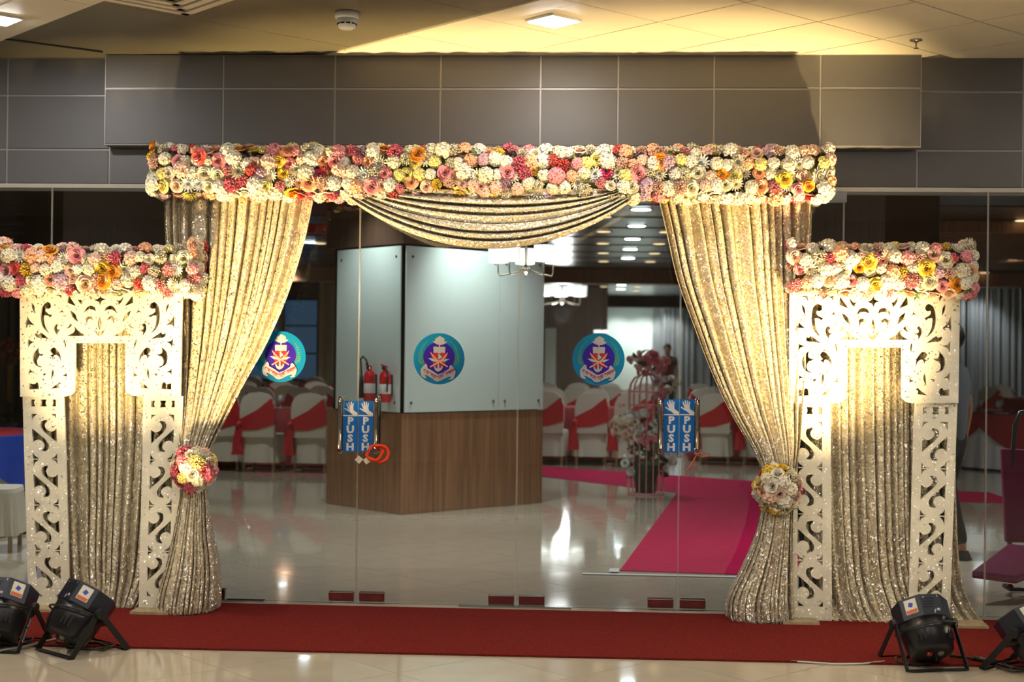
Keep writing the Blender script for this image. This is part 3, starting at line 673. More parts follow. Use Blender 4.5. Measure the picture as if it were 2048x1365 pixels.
def screen(label, Y, hmap, legs, plinths):
    """hmap: sheet->pixel of the head; legs: list of (quad corners px TL,TR,BL,BR, mirrored)"""
    cx = hmap(925, 600); c0 = at(cx[0], 1225, Y); t = thing('cutout_screen', label, 'screen', (c0.x, Y, FZ))
    W = lambda p: (lambda q: (q.x-c0.x, q.z-FZ))(at(p[0], p[1], Y))
    me = crv([[W(hmap(*p)) for p in HOUT]]+[[W(hmap(*p)) for p in h] for h in HEAD], .018, name='head_panel'); me.materials.append(M['glitter_foam'])
    o = link('head_panel', me, t, (0, -.010, 0)); o['label'] = 'pierced glittering head board with scrollwork'
    for TL, TR, BL, BR, mir in legs:
        def Q(u, v):
            if mir: u = 1-u
            ax, ay = lerp(TL[0], BL[0], v), lerp(TL[1], BL[1], v); bx, by = lerp(TR[0], BR[0], v), lerp(TR[1], BR[1], v)
            return W((lerp(ax, bx, u), lerp(ay, by, u)))
        polys = [[Q(0, 0), Q(1, 0), Q(1, .5), Q(1, 1), Q(0, 1), Q(0, .5)]]
        w0, w1 = .20, .80; H = BL[1]-TL[1]
        for a, b in ((.0, .16), (.37, .63), (.84, 1.)):     # small window row with round bars
            y0, y1 = .020, .052
            l = [lerp(w0, w1, a), lerp(w0, w1, b)]; pts = [(l[0], y0), (l[1], y0)]+([(l[1]-.025, (y0+y1)/2)] if b < 1 else [])+[(l[1], y1), (l[0], y1)]+([(l[0]+.025, (y0+y1)/2)] if a > 0 else [])
            polys.append([Q(*p) for p in pts])
        n = 4; y = .085; uh = (.965-y)/4.15
        for k in range(n+1):
            if k < n:
                S = unit() if k < 3 else unit()
                for s_ in S: polys.append([Q(lerp(w0, w1, p[0]/160), y+uh*(k*1.0+p[1]/290*1.0)) for p in s_])
        me = crv(polys, .016, name='leg_panel'); me.materials.append(M['glitter_foam']); link('leg_panel', me, t, (0, .008, 0))
    for a, b in plinths:
        P, Q2 = at(a, 1228, Y), at(b, 1228, Y); MB().box(((P.x+Q2.x)/2-c0.x, .03, .0), (Q2.x-P.x, .34, .016)).build('plinth_board', M['plywood'], t, False, (0, 0, .016))
    for px in (.25, .75):    # rear battens holding the board
        pass
    return t
screen('glittering white cut-out screen arch standing at the left', YL, lambda x, y: (42+(x-45)/1787*326+ (2 if y > 600 else 0)*(1 if x < 900 else -1), 687+(y-605)*.1812),
       [((45, 791), (128, 791), (57, 1224), (141, 1222), False), ((287, 793), (366, 793), (277, 1223), (352, 1225), True)], [(275, 350), (50, 128)])
screen('glittering white cut-out screen arch standing at the right', YR, lambda x, y: (1570+x*.1905, 580+y*.1905),
       [((1578, 806), (1661, 806), (1577, 1243), (1664, 1246), False), ((1829, 806), (1915, 806), (1816, 1251), (1899, 1254), True)], [(1560, 1632), (1850, 1965)])
# ---- doormat, threshold carpet
def slab(poly, z0, z1, name, m, par=None):
    n = len(poly); mb = MB(); mb.add([(x, y, z) for z in (z0, z1) for x, y in poly], [tuple(reversed(range(n))), tuple(range(n, 2*n))]+[(i, (i+1) % n, (i+1) % n+n, i+n) for i in range(n)])
    return mb.build(name, m, par)
y1 = -1.40
o = slab([(fl(-160, 1222).x, -.115), (fl(-160, 1300).x, y1-.02), (3.6, y1+.06), (3.8, -.12)], FZ, FZ+.009, 'door_mat', M['red_mat']); tag(o, 'long dark red carpet strip lying in front of the glass doors', 'carpet')
# ---- pink carpet inside the hall
pc = thing('pink_carpet', 'magenta pink carpet runner leading into the hall', 'carpet', (1, 4, FZ))
def rel(pts): return [(x-1, y-4) for x, y in pts]
slab(rel([(.19, 1.52), (1.5, 1.42), (2.1, 7.0), (.92, 7.25)]), 0, .004, 'runner', M['pink_carpet'], pc)
slab(rel([(-.9, 9.3), (.92, 7.25), (2.1, 7.0), (4.5, 6.7), (4.5, 7.9), (2.6, 8.4), (-.9, 10.7)]), 0, .0035, 'cross_runner', M['pink_carpet'], pc)
a, b = fl(1165, 1151), fl(1482, 1158)
o = slab([(a.x, a.y-.03), (b.x, b.y-.03), (b.x, b.y+.02), (a.x, a.y+.02)], FZ+.0005, FZ+.006, 'floor_tape', M['white_tape']); tag(o, 'white tape strip along the near end of the pink carpet', 'tape')
a = fl(1226, 1148); o = slab([(a.x-.03, a.y-.02), (a.x+.04, a.y-.02), (a.x+.045, a.y+.14), (a.x-.02, a.y+.14)], FZ+.0062, FZ+.0085, 'floor_tape', M['white_tape']); tag(o, 'short white tape piece at the corner of the pink carpet', 'tape')
# ================================================================== SIGNS ON THE GLASS
def push_sign(label, x0, x1, py0, py1):
    Y = -.008; a, b = at(x0, py0, Y), at(x1, py1, Y); W_, H_ = b.x-a.x, a.z-b.z
    t = thing('push_sign', label, 'sign', ((a.x+b.x)/2, Y, b.z)); k = H_/780; ox = 459; oy = 1025
    S = lambda pts: [((x-ox)*k*W_/(203*k), (oy-y)*k) for x, y in pts]
    def put(nm, polys, m, y, d=.001):
        me = crv(polys, d, name=nm); me.materials.append(M[m]); return link(nm, me, t, (0, y, 0))
    put('plate', [S([(358, 245), (560, 245), (560, 1025), (358, 1025)])], 'sign_blue', 0)
    put('hand_symbol', [S([(370, 366), (380, 354), (428, 384), (395, 290), (406, 276), (434, 340), (425, 265), (441, 254), (457, 332), (460, 262), (474, 260), (477, 338), (487, 275), (502, 280), (496, 352), (502, 388), (560, 430), (560, 472), (508, 470), (452, 420), (430, 410)])], 'sign_white', -.0012)
    put('divider_bar', [S([(358, 462), (560, 462), (560, 479), (358, 479)])], 'sign_white', -.0014)
    for ch, yy in zip('PUSH', (555, 685, 818, 950)):
        me = text(ch, 150*k, .001, .05*150*k, 'letter'); me.materials.append(M['sign_white']); o = link('letter', me, t, (0, -.0012, (oy-yy)*k)); o.scale.x = 1.12
push_sign('blue PUSH sign nearest the left gathered curtain', 687, 714.5, 802, 905)
push_sign('blue PUSH sign beside the handle with the orange cloth', 717.5, 745, 802, 905)
push_sign('blue PUSH sign between the birdcage and the right door gap', 1328, 1357, 799, 906)
push_sign('blue PUSH sign nearest the right gathered curtain', 1359.5, 1388, 799, 906)
def emblem(label, px, py, rpx, disc='emb_blue', inner='emb_purple'):
    Y = -.008; c = at(px, py, Y); rr = rpx/FPX*(8.6); t = thing('round_emblem', label, 'emblem', (c.x, Y, c.z-rr)); k = rr/473
    S = lambda pts: [((x-715)*k, (708-y)*k+rr) for x, y in pts]
    mir = lambda pts: [(1432-x, y+8) for x, y in pts]
    cnt = [0]
    def put(nm, polys, m, lay, d=.0006):
        me = crv([S(p) for p in polys], d, name=nm); me.materials.append(M[m]); return link(nm, me, t, (0, -.0008*lay, 0))
    circ = lambda x, y, r, n=48: [(x+r*cos(2*pi*i/n), y+r*sin(2*pi*i/n)) for i in range(n)]
    put('disc', [circ(715, 708, 473, 64)], disc, 0)
    put('inner_disc', [circ(715, 690, 292)], inner, 1)
    put('lotus', [[(590, 380), (640, 386), (638, 335), (660, 340), (665, 312), (690, 318), (700, 298), (735, 288), (760, 304), (780, 305), (790, 325), (815, 330), (812, 386), (862, 388), (830, 425), (790, 444), (735, 456), (680, 445), (625, 420)]], 'emb_white', 2)
    put('stem', [[(711, 448), (733, 448), (733, 498), (711, 498)]], 'emb_white', 3)
    put('book', [[(608, 488), (660, 484), (718, 496), (775, 484), (832, 492), (826, 602), (765, 596), (718, 612), (665, 596), (614, 602)]], 'emb_white', 2)
    put('shield', [[(612, 604), (665, 600), (718, 614), (765, 600), (828, 604), (862, 640), (850, 700), (842, 760), (790, 850), (715, 870), (650, 850), (598, 770), (578, 690), (580, 640)]], 'emb_red', 2)
    put('map', [[(690, 625), (730, 622), (745, 650), (764, 655), (764, 690), (735, 700), (722, 722), (700, 706), (705, 650)]], 'emb_pale', 3)
    put('wings', [[(513, 698), (600, 705), (715, 742), (830, 710), (912, 712), (830, 757), (715, 768), (588, 752)]], 'emb_pale', 3)
    sw = [(553, 578), (575, 600), (620, 655), (690, 722), (780, 780), (882, 842), (872, 864), (770, 806), (676, 742), (602, 676), (564, 620)]
    put('sabre', [sw], 'emb_peach', 4); put('sabre', [mir(sw)], 'emb_peach', 5)
    put('anchor', [[(700, 776), (718, 776), (726, 884), (752, 872), (764, 838), (792, 850), (772, 905), (734, 934), (698, 948), (660, 930), (636, 898), (618, 838), (648, 848), (662, 876), (688, 888)]], 'emb_white', 6)
    lv = []
    arc = [(505, 385), (440, 450), (395, 530), (375, 620), (375, 700), (388, 770), (420, 838)]
    for i, (x, y) in enumerate(arc[:-1]):
        for f in (0, .5):
            xx, yy = lerp(x, arc[i+1][0], f), lerp(y, arc[i+1][1], f); g = 9+3.6*i
            for sg in (-1, 1): lv.append([(xx, yy), (xx+sg*g*.6, yy-g*.5), (xx+sg*g*1.9, yy-g*1.2-8), (xx+sg*g*1.4, yy-g*.1)])
    st = [(x-4, y) for x, y in arc]+[(x+4, y) for x, y in reversed(arc)]
    put('wreath', lv+[], 'emb_green', 2); put('wreath', [mir(p) for p in lv], 'emb_green', 2)
    put('wreath_stem', [st], 'emb_green', 3); put('wreath_stem', [mir(st)], 'emb_green', 3)
    put('banner', [[(380, 905), (430, 842), (470, 800), (500, 828), (506, 882), (600, 932), (700, 1000), (800, 960), (904, 890), (910, 842), (945, 815), (990, 872), (1030, 940), (1015, 1012), (985, 1080), (930, 1092), (893, 1082), (945, 1050), (920, 1032), (830, 1070), (740, 1116), (690, 1131), (640, 1116), (590, 1070), (500, 1020), (450, 1005), (497, 1062), (460, 1072), (400, 1040), (380, 970)]], 'emb_white', 7)
    me = text('\u09c7\u09b8\u09a8\u09be \u0995\u09b2\u09cd\u09af\u09be\u09a3 \u09b8\u0982\u09b8\u09cd\u09a5\u09be \u09ac\u09be\u0982\u09b2\u09be\u09c7\u09a6\u09b6', 1.0, .0, .03, 'lettering', 'LEFT', 1)
    xs_ = [v.co.x for v in me.vertices]; x0, x1 = min(xs_), max(xs_)
    for v in me.vertices:
        u = (v.co.x-x0)/(x1-x0); h = v.co.z*96-4
        P = (lerp(405, 690, u/.5), lerp(932, 1090, u/.5)) if u < .5 else (lerp(690, 1004, (u-.5)/.5), lerp(1090, 936, (u-.5)/.5))
        q = S([(P[0], P[1]-h)])[0]; v.co = (q[0], 0, q[1])
    me.materials.append(M['emb_red']); link('lettering', me, t, (0, -.0008*8.5, 0))
    return t
emblem('round blue and purple crest on the glass over the column', 878, 718, 51.5)
emblem('round crest on the glass partly behind the left curtain', 561, 714, 51.5)
emblem('round crest on the glass left of the birdcage', 1197, 719, 52)
# orange cloth and key tags on the second handle
p = at(752, 905, -.07)
t = thing('orange_cloth', 'orange twisted cloth knotted round the door handle', 'cloth', (p.x, p.y, p.z-.06))
MB().tube([(.045*cos(a)-.005+.006*sin(3*a), -.012+.016*sin(a), .055+.042*sin(a)) for a in [i*2*pi/20 for i in range(20)]], [.011+.002*sin(i*2) for i in range(20)], 8, True).build('loop', M['orange_cloth'], t, True)
MB().tube([(.02+.058*cos(a), -.014+.008*sin(2*a), .05+.052*sin(a)) for a in [-1.7+i*.22 for i in range(18)]], [.010+.002*sin(i*1.7) for i in range(18)], 8).build('loop', M['orange_cloth'], t, True)
t2 = thing('lock_tag', 'pair of cream lock tags hanging by the orange cloth', 'tag', (p.x-.07, p.y-.02, p.z-.075))
for dx, dz, rz_ in ((-.03, .0, .7), (.02, -.004, -.6)): MB().box((dx, 0, .03+dz), (.036, .014, .034), Matrix.Rotation(rz_, 3, 'Y')).build('tag_plate', M['tag_cream'], t2)
MB().tube([(-.02, 0, .05), (0, 0, .08), (.03, .004, .085)], .004, 6).build('clip', M['steel'], t2)
p = at(1395, 908, -.07)
t = thing('coral_string', 'thin coral string tied to the right door handle', 'string', (p.x, p.y, p.z-.12))
for pts in ([(0, 0, .12), (-.03, -.004, .07), (-.055, 0, .03), (-.085, 0, 0)], [(0, 0, .12), (.04, -.003, .125), (.075, 0, .118)], [(0, 0, .12), (.03, 0, .10), (.06, 0, .105)], [(-.02, 0, .09), (-.01, 0, .05), (-.035, 0, .06)]): MB().tube(pts, .0035, 6).build('strand', M['coral'], t)
MB().tube([(.016*cos(a), .0+.016*sin(a), .12) for a in [i*pi/6 for i in range(12)]], .005, 6, True).build('knot', M['coral'], t)
# ================================================================== CEILING FITTINGS
c = fl(1107, 42, CZ-.01)
def panel_light(label, x, y, group=None):
    t = thing('ceiling_light', label, 'ceiling light', (x, y, CZ-.012), pi/4, group)
    MB().box((0, 0, .004), (.215, .215, .014)).build('frame', M['white_plastic'], t); MB().box((0, 0, -.0045), (.19, .19, .004)).build('diffuser', M['panel_lamp'], t); return t
panel_light('lit square ceiling light above the arch', c.x, c.y)
c2 = fl(-8, 38, CZ-.01); panel_light('lit square ceiling light cut by the left picture edge', c2.x, c2.y)
for i, (x, y) in enumerate([(-2.6, -3.4), (-.2, -3.4), (2.2, -3.4), (-3.8, -5.6), (-1.4, -5.6), (1.0, -5.6), (3.4, -5.6), (3.6, -1.6), (-5.4, -2.4)]):  # unseen lamps added to light the foyer, same kind as the visible ones
    panel_light('added square ceiling light out of view, lighting the foyer', x, y, 'added out-of-view foyer ceiling lights')
c = fl(694, 38, CZ-.03); t = thing('smoke_detector', 'white round smoke detector on the olive ceiling strip', 'smoke detector', (c.x, c.y, CZ-.085))
MB().lathe([(.064, .088), (.064, .062), (.058, .055)], 28).build('base', M['white_plastic'], t, True)
MB().lathe([(.0, .0), (.034, .001), (.045, .008), (.05, .03), (.055, .056), (0, .056)], 28).build('cap', M['white_plastic'], t, True)
for a in range(10):
    al = a*2*pi/10; MB().box((.049*cos(al), .049*sin(al), .026), (.006, .022, .007), Matrix.Rotation(al, 3, 'Z')).build('slot', M['dark_hole'], t)
c = fl(375, 30, CZ-.02); t = thing('air_vent', 'square ceiling air diffuser cut by the top edge', 'air vent', (c.x, c.y-.43, CZ-.02), pi/4)
for k, s in enumerate((.30, .24, .18, .12)):
    mb = MB(); z0 = .0+.004*k
    for q in range(4):
        rot = Matrix.Rotation(q*pi/2, 3, 'Z'); mb.box(rot @ Vector((0, s-.02, z0)), (2*s, .045, .012), rot)
    mb.build('louvre_ring', M['ceil_cream'], t)
MB().box((0, 0, .012), (.5, .5, .006)).build('dark_core', M['dark_hole'], t)
c = fl(1832, 90, CZ-.03); t = thing('sprinkler', 'small brass ceiling sprinkler head near the right corner', 'sprinkler', (c.x, c.y, CZ-.05))
MB().lathe([(.0, .05), (.034, .05), (.036, .044), (.014, .038), (.006, .03)], 20).build('rosette', M['nickel'], t, True)
MB().tube([(0, 0, .035), (0, 0, .006)], .005, 8).build('frame', M['nickel'], t); MB().lathe([(0, .0), (.014, .0), (.014, .003), (0, .004)], 14).build('deflector', M['nickel'], t)
# ================================================================== STAGE LIGHTS ON THE FLOOR
def stage_light(label, x, y, az, el, word=None, power=1.0, ang=56, blend=1.0):
    t = thing('stage_light', label, 'stage light', (x, y, FZ), -R(az)); h = .205
    T = Matrix.Translation((0, 0, h)) @ Matrix.Rotation(-(pi/2-R(el)), 4, 'X')
    o8 = pi/8
    bd = MB().lathe([(.128, -.015), (.140, -.008), (.142, .10), (.135, .104), (.118, .104), (.118, .07)], 8, T, o8).build('front_housing', M['blue_black'], t)
    MB().lathe([(.1, -.165), (.112, -.15), (.127, -.07), (.131, -.012), (.12, -.012)], 20, T).build('rear_housing', M['black_paint'], t, True)
    MB().lathe([(0, -.168), (.085, -.168), (.1, -.165), (.1, -.16)], 20, T).build('rear_plate', M['black_matt'], t)
    MB().lathe([(.0, .068), (.117, .068), (.117, .062)], 20, T).build('lens_plate', M['black_matt'], t)
    ld = MB()
    for i in range(-3, 4):
        for j in range(-3, 4):
            q = Vector(((i+.5*(j % 2))*.030, j*.027, .070))
            if q.xy.length < .098: ld.lathe([(.0, .003), (.010, .002), (.011, 0)], 8, T @ Matrix.Translation(q))
    o = ld.build('led_array', M['led'], t); o['kind'] = 'stuff'
    # facets: sticker, vents, scuffs on the flats that face the camera side
    def onflat(k, u, v, w_, h_, nm, m, th=.0012, roty=0, par=None):
        ang_ = k*pi/4; nrm = Vector((cos(ang_), sin(ang_), 0)); tg = Vector((-sin(ang_), cos(ang_), 0)); ap = .141*cos(pi/8)+.0004
        Rm = Matrix((tg, nrm, Vector((0, 0, 1)))).transposed() @ Matrix.Rotation(roty, 3, 'Y')
        mb = MB(); c_ = nrm*(ap+th/2)+tg*u+Vector((0, 0, v)); mb.box((0, 0, 0), (w_, th, h_), None)
        mb.v = [tuple(T @ (c_+Rm @ Vector(p_))) for p_ in mb.v]; return mb.build(nm, M[m], par or t)
    sk = 7 if az > 0 else 5     # flat with the maker's sticker
    s_ = onflat(sk, (.0), .052, .062, .075, 'sticker', 'sticker_white'); onflat(sk, 0, .026, .056, .018, 'sticker_band', 'sticker_orange', .002, 0, s_); onflat(sk, .0, .060, .022, .022, 'sticker_mark', 'sticker_blue', .002, .4, s_)
    for r_ in range(4): onflat(6, -.02+.005*r_, .035+.014*r_, .05, .005, 'vent_slot', 'dark_hole', .0016, 0, bd)
    for (u, v, w_, h_) in ((.03, .018, .016, .012), (.01, .01, .006, .02), (-.035, .085, .012, .004), (.04, .09, .004, .012)): onflat(6, u, v, w_, h_, 'scuff', 'scuff', .0008, rnd.uniform(0, 1), bd)
    for s in (-1, 1):
        for k in range(3):
            a_ = -pi/2+s*(.55+.17*k); q = Vector((.123*cos(a_), .123*sin(a_), -.09)); mb = MB(); mb.box((0, 0, 0), (.006, .008, .07), Matrix.Rotation(a_, 3, 'Z'))
            mb.v = [tuple(T @ (q+Vector(p_))) for p_ in mb.v]; mb.build('vent_slot', M['dark_hole'], t)
    # double yoke
    for sg, nm in ((-1, 'yoke_front'), (1, 'yoke_rear')):
        mb = MB(); yy = sg*(.15 if sg < 0 else .17)
        for s in (-1, 1):
            p0, p1 = Vector((s*.158, 0, h+.012)), Vector((s*.158, yy, .006)); d = p1-p0
            mb.box((p0+p1)/2, (.006, .03, d.length), Vector((0, 0, 1)).rotation_difference(d).to_matrix())
        mb.box((0, yy, .006), (.322, .03, .006)); yk = mb.build(nm, M['black_matt'], t)
        if word and sg < 0:
            me = text(word, .022, .0006, .0004, 'lettering'); me.materials.append(M['scuff']); o = link('lettering', me, yk)
            dd = Vector((0, yy, .006-h-.012)).normalized(); zz = Vector((1, 0, 0)) if az < 0 else Vector((1, 0, 0))
            s = -1 if az < 0 else 1
            X = -dd; N_ = Vector((s*1.0, 0, 0)); Yp = -N_; Z_ = X.cross(Yp); o.rotation_mode = 'QUATERNION'; o.rotation_quaternion = Matrix((X, Yp, Z_)).transposed().to_quaternion(); o.location = Vector((s*.1615, yy*.5, h*.5))
    for s in (-1, 1):
        mb = MB(); mb.lathe([(.0, .0), (.012, .0), (.012, .012), (.024, .012), (.026, .018), (.024, .034), (.01, .036), (0, .036)], 10, Matrix.Translation((s*.142, 0, h)) @ Matrix.Rotation(s*pi/2, 4, 'Y')); mb.build('knob', M['black_matt'], t)
    # cable strapped round the housing and coiled on the floor
    hub = T @ Vector((0, -.03, -.17))
    MB().tube([hub, hub+Vector((0, -.02, -.03)), (.05, -.02, .02), (.12, .05, .01), (.06, .16, .01), (-.08, .14, .01), (-.13, .03, .01), (-.05, -.05, .012), (.08, .0, .014), (.1, .1, .016), (-.03, .12, .016), (-.09, .04, .016)], .006, 8).build('power_cable', M['cable'], t, True)
    strap = [T @ Vector((.148*cos(a), .148*sin(a), -.03+.03*sin(a*1.0+.5))) for a in [i*2*pi/24 for i in range(24)]]
    MB().tube(strap, .005, 6, True).build('cable_wrap', M['cable'], t, True)
    for u, m_ in ((-.03, 'extinguisher'), (.03, 'cable_grey')):
        mb = MB(); mb.lathe([(0, -.012), (.014, -.012), (.016, 0)], 10, T @ Matrix.Translation((u, -.03, -.168))); mb.build('socket', M[m_], t)
    W_ = Matrix.Translation((x, y, FZ)) @ Matrix.Rotation(-R(az), 4, 'Z') @ T
    a_, b_ = W_ @ Vector((0, 0, .11)), W_ @ Vector((0, 0, 2)); spot(a_, b_, PAR_POWER*power, PAR_COL, ang, blend, .05)
    return t
stage_light('black stage light at the left picture edge', -3.02, -1.42, 8, 55, 'POWER 5watt', .95, 46)
stage_light('scuffed black stage light with wrapped cable, right one of the left pair', -2.60, -1.48, 38, 52, None, 2.2)
stage_light('black stage light with a red socket before the right screen', 1.66, -1.34, -14, 55, None, .85, 46)
stage_light('black stage light cut by the right picture edge', 2.16, -1.42, -48, 51, 'M9', 2.4)
tag(MB().tube([(1.82, -1.22, .03), (1.9, -1.25, .03), (2.0, -1.3, .02), (2.1, -1.42, .018), (2.3, -1.5, .018), (2.7, -1.5, .018)], .007, 8).build('floor_cable', M['cable'], None, True), 'black cable running along the floor at the right', 'cable')
tag(MB().tube([(1.93, -1.262, .03), (2.03, -1.33, .022)], .014, 8).build('cable_plug', M['grey_tube'], None, True), 'grey in-line plug on the right floor cable', 'plug')
tag(MB().tube([(-3.3, -1.45, .02), (-3.0, -1.62, .018), (-2.9, -1.5, .02), (-2.8, -1.3, .024)], .007, 8).build('floor_cable', M['cable_grey'], None, True), 'grey cable looping behind the left stage lights', 'cable')
tag(MB().tube([(1.0, -1.36, .014), (1.2, -1.40, .014), (1.35, -1.38, .014), (1.47, -1.33, .018)], .004, 6).build('floor_cable', M['white_tape'], None, True), 'thin white wire on the edge of the red carpet', 'wire')
# ================================================================== BANQUET HALL
def chair_meshes():
    out = []
    rows = []          # back cover: closed rounded panel
    prof = [(.215, .44), (.22, .6), (.225, .75), (.215, .86), (.18, .94), (.11, .985), (.0, 1.0)]
    b = MB()
    for s_y in (0,):
        ring = [(-x, z) for x, z in prof]+[(x, z) for x, z in reversed(prof[:-1])]
    f0 = [(x, -.235-.06*(z-.44)-.03, z) for x, z in ring]; f1 = [(x, -.235-.06*(z-.44)+.035, z) for x, z in ring]; n = len(ring)
    b.add(f0+f1, [tuple(range(n)), tuple(range(2*n-1, n-1, -1))]+[(i, i+n, (i+1) % n+n, (i+1) % n) for i in range(n)]); out.append(('back_cover', b, 'cream_cloth', False))
    g = []
    for z, k, am in ((.47, 1.0, 0), (.44, 1.03, .0), (.3, 1.05, .006), (.12, 1.10, .014)):
        row = []
        for i in range(48):
            a = 2*pi*i/48; q = .225*k+am*sin(a*12); c, s = cos(a), sin(a); f = lambda v: math.copysign(abs(v)**.45, v)
            row.append((q*f(c), q*f(s), z))
        g.append(row)
    b = MB().grid(g, True); b.add(g[0], [tuple(reversed(range(48)))]); out.append(('seat_cover', b, 'cream_cloth', False))
    for sx in (-1, 1):
        for sy in (-1, 1): out.append(('leg', MB().box((sx*.19, sy*.19, .06), (.03, .03, .12)), 'chair_leg', False))
    # sash: diagonal band wrapped round the back, knot and tails
    yb = lambda z: -.235-.06*(z-.44)
    b = MB(); P = [(-.225, .52), (-.228, .66), (.0, .78), (.19, .93), (.228, .80), (.226, .60), (.0, .53)]
    b.add([(x, yb(z)-.036, z) for x, z in P]+[(x, yb(z)+.041, z) for x, z in P], [tuple(range(7)), tuple(range(13, 6, -1))]+[(i, i+7, (i+1) % 7+7, (i+1) % 7) for i in range(7)]); out.append(('sash_band', b, 'red_satin', False))
    b = MB(); g = []
    for t_ in range(8):
        z = .60-.055*t_; row = []
        for k in range(5):
            u = k/4-.5; row.append((-.235-.02*t_/7+u*(.07+.012*t_)+.006*sin(t_*1.3), yb(.6)-.05-.012*sin(u*9+t_*.5), z))
        g.append(row)
    b.grid(g); g2 = [[(x+.01, y+.03, z) for x, y, z in r_] for r_ in g]; b.grid(g2); out.append(('sash_tail', b, 'red_satin', True))
    b = MB().lathe([(0, -.04), (.03, -.03), (.04, 0), (.03, .03), (0, .04)], 10, Matrix.Translation((-.23, yb(.6)-.04, .60))); out.append(('sash_knot', b, 'red_satin', True))
    return out
CH = [(nm, b.mesh(nm, M[m], sm)) for nm, b, m, sm in chair_meshes()]
def chair(label, x, y, rz, group):
    t = thing('banquet_chair', label, 'chair', (x, y, FZ), rz, group)
    for nm, me in CH: link(nm, me, t)
    return t
GROUPC = 'covered banquet chairs'
p = fl(-22, 1100); chair('cream covered chair at the blue table, cut by the left edge', p.x, p.y, R(-78), GROUPC)
def table(label, x, y, r, top, skirt, cat_h=.76, overlay=None, glasses=5, cloth_drop=.32):
    t = thing('banquet_table', label, 'table', (x, y, FZ))
    def drape(nm, m, r_, z0, z1, am, pts=0):
        g = []
        for k in range(6):
            f = k/5; row = []
            for i in range(72):
                a = 2*pi*i/72; z = lerp(z0, z1, f)
                if pts: z = z0-(z0-z1)*f*(.35+.65*abs(cos(a*pts/2)))
                q = r_*(1+.03*f)+am*f*sin(a*18+1.3*sin(a*3)); row.append((q*cos(a), q*sin(a), z))
            g.append(row)
        b = MB().grid(g, True); b.add(g[0], [tuple(range(72))]); return b.build(nm, M[m], t, True)
    drape('skirt', skirt, r, cat_h, .03, .03); drape('tablecloth', top, r+.012, cat_h+.006, cat_h-cloth_drop, .018, 4)
    MB().tube([(0, 0, .0), (0, 0, cat_h-.02)], .05, 10).build('pedestal', M['grey_tube'], t)
    if overlay: drape('runner', overlay, r*.9, cat_h+.012, cat_h-.02, .0)
    return t
GL = MB().lathe([(0, .0), (.03, 0), (.03, .004), (.004, .01), (.004, .07), (.025, .09), (.034, .12), (.03, .17), (.027, .17), (.03, .12), (.0, .09)], 12).mesh('wine_glass', M['glassware'], True)
PLT = MB().lathe([(0, .0), (.08, 0), (.12, .015), (.118, .018), (0, .008)], 16).mesh('plate', M['white_plastic'], True)
def setting(x, y, z, n, r, lab):
    for i in range(n):
        a = 2*pi*i/n+.3; tag(link('wine_glass', GL, None, (x+r*cos(a), y+r*sin(a), z)), 'clear stemmed glass standing on the %s' % lab, 'glass', 'glasses on the '+lab)
        tag(link('plate', PLT, None, (x+(r+.16)*cos(a+.2), y+(r+.16)*sin(a+.2), z)), 'small white plate set out on the %s' % lab, 'plate', 'plates on the '+lab)
SIDES = ['far right', 'far', 'far left', 'near left', 'near', 'near right']
for x, y, lab, turn, skip in ((5.75, 11.6, 'red table at the right edge', 20, (3, 4)), (8.2, 18.6, 'red table near the silver drapes', 10, ())):
    table('round white-skirted %s' % lab, x, y, .72, 'red_cloth', 'white_cloth', .76, None, 5, .5); setting(x, y, FZ+.769, 5, .36, lab)
    for k in range(6):
        if k in skip: continue
        a = R(30+60*k+turn); chair('red-sashed cream chair at the %s side of the %s' % (SIDES[k], lab), x+1.08*cos(a), y+1.08*sin(a), a-pi/2+pi, GROUPC)
def long_table(lab, x0, x1, y):
    cx = (x0+x1)/2; t = thing('banquet_table', 'long red-clothed table of the %s' % lab, 'table', (cx, y, FZ)); w_ = x1-x0; g = []
    for z, k, am in ((.76, 0, 0), (.755, .012, 0), (.4, .02, .012), (.03, .035, .022)):
        row = []
        for i in range(96):
            a = 2*pi*i/96; f = lambda v: math.copysign(abs(v)**.22, v); row.append(((w_/2+k+am*sin(a*24))*f(cos(a)), (.4+k+am*sin(a*24))*f(sin(a)), z))
        g.append(row)
    b = MB().grid(g, True); b.add(g[0], [tuple(range(96))]); b.build('tablecloth', M['red_cloth'], t, True)
    MB().box((0, 0, .37), (w_*.8, .06, .72)).build('trestle', M['grey_tube'], t)
    n = max(3, int(w_/.55))
    for i in range(n):
        tag(link('wine_glass', GL, None, (x0+(i+.5)*w_/n, y-.18, FZ+.762)), 'clear stemmed glass, %s on the long table of the %s' % (NTH[i], lab), 'glass', 'glasses on the long tables')
NTH = ['first from left', 'second from left', 'third from left', 'fourth from left', 'fifth from left', 'sixth from left']
cr_ = random.Random(4)
for lab, xs_, y in (('front left rows', (-5.3, -4.72, -4.15, -3.55), 9.25), ('middle left rows', (-5.9, -5.3, -4.7, -4.1), 13.0), ('back left rows', (-6.7, -6.1, -5.5, -4.9, -4.3), 16.8),
                    ('front centre rows', (-.62, -.05, .5), 11.0), ('back centre rows', (-.9, -.3, .3, .9), 14.8), ('front right rows', (1.7, 2.27, 2.85), 11.5), ('back right rows', (1.9, 2.5, 3.1, 3.7), 15.3)):
    long_table(lab, xs_[0]-.3, xs_[-1]+.3, y+.85)
    for k, x in enumerate(xs_):
        chair('red-sashed cream chair, %s on the near side of the %s' % (NTH[k], lab), x+cr_.uniform(-.03, .03), y+cr_.uniform(-.1, .05), R(cr_.uniform(-9, 9)), GROUPC)
        chair('red-sashed cream chair, %s on the far side of the %s' % (NTH[k], lab), x+cr_.uniform(-.03, .03), y+1.7+cr_.uniform(-.05, .1), R(180+cr_.uniform(-9, 9)), GROUPC)
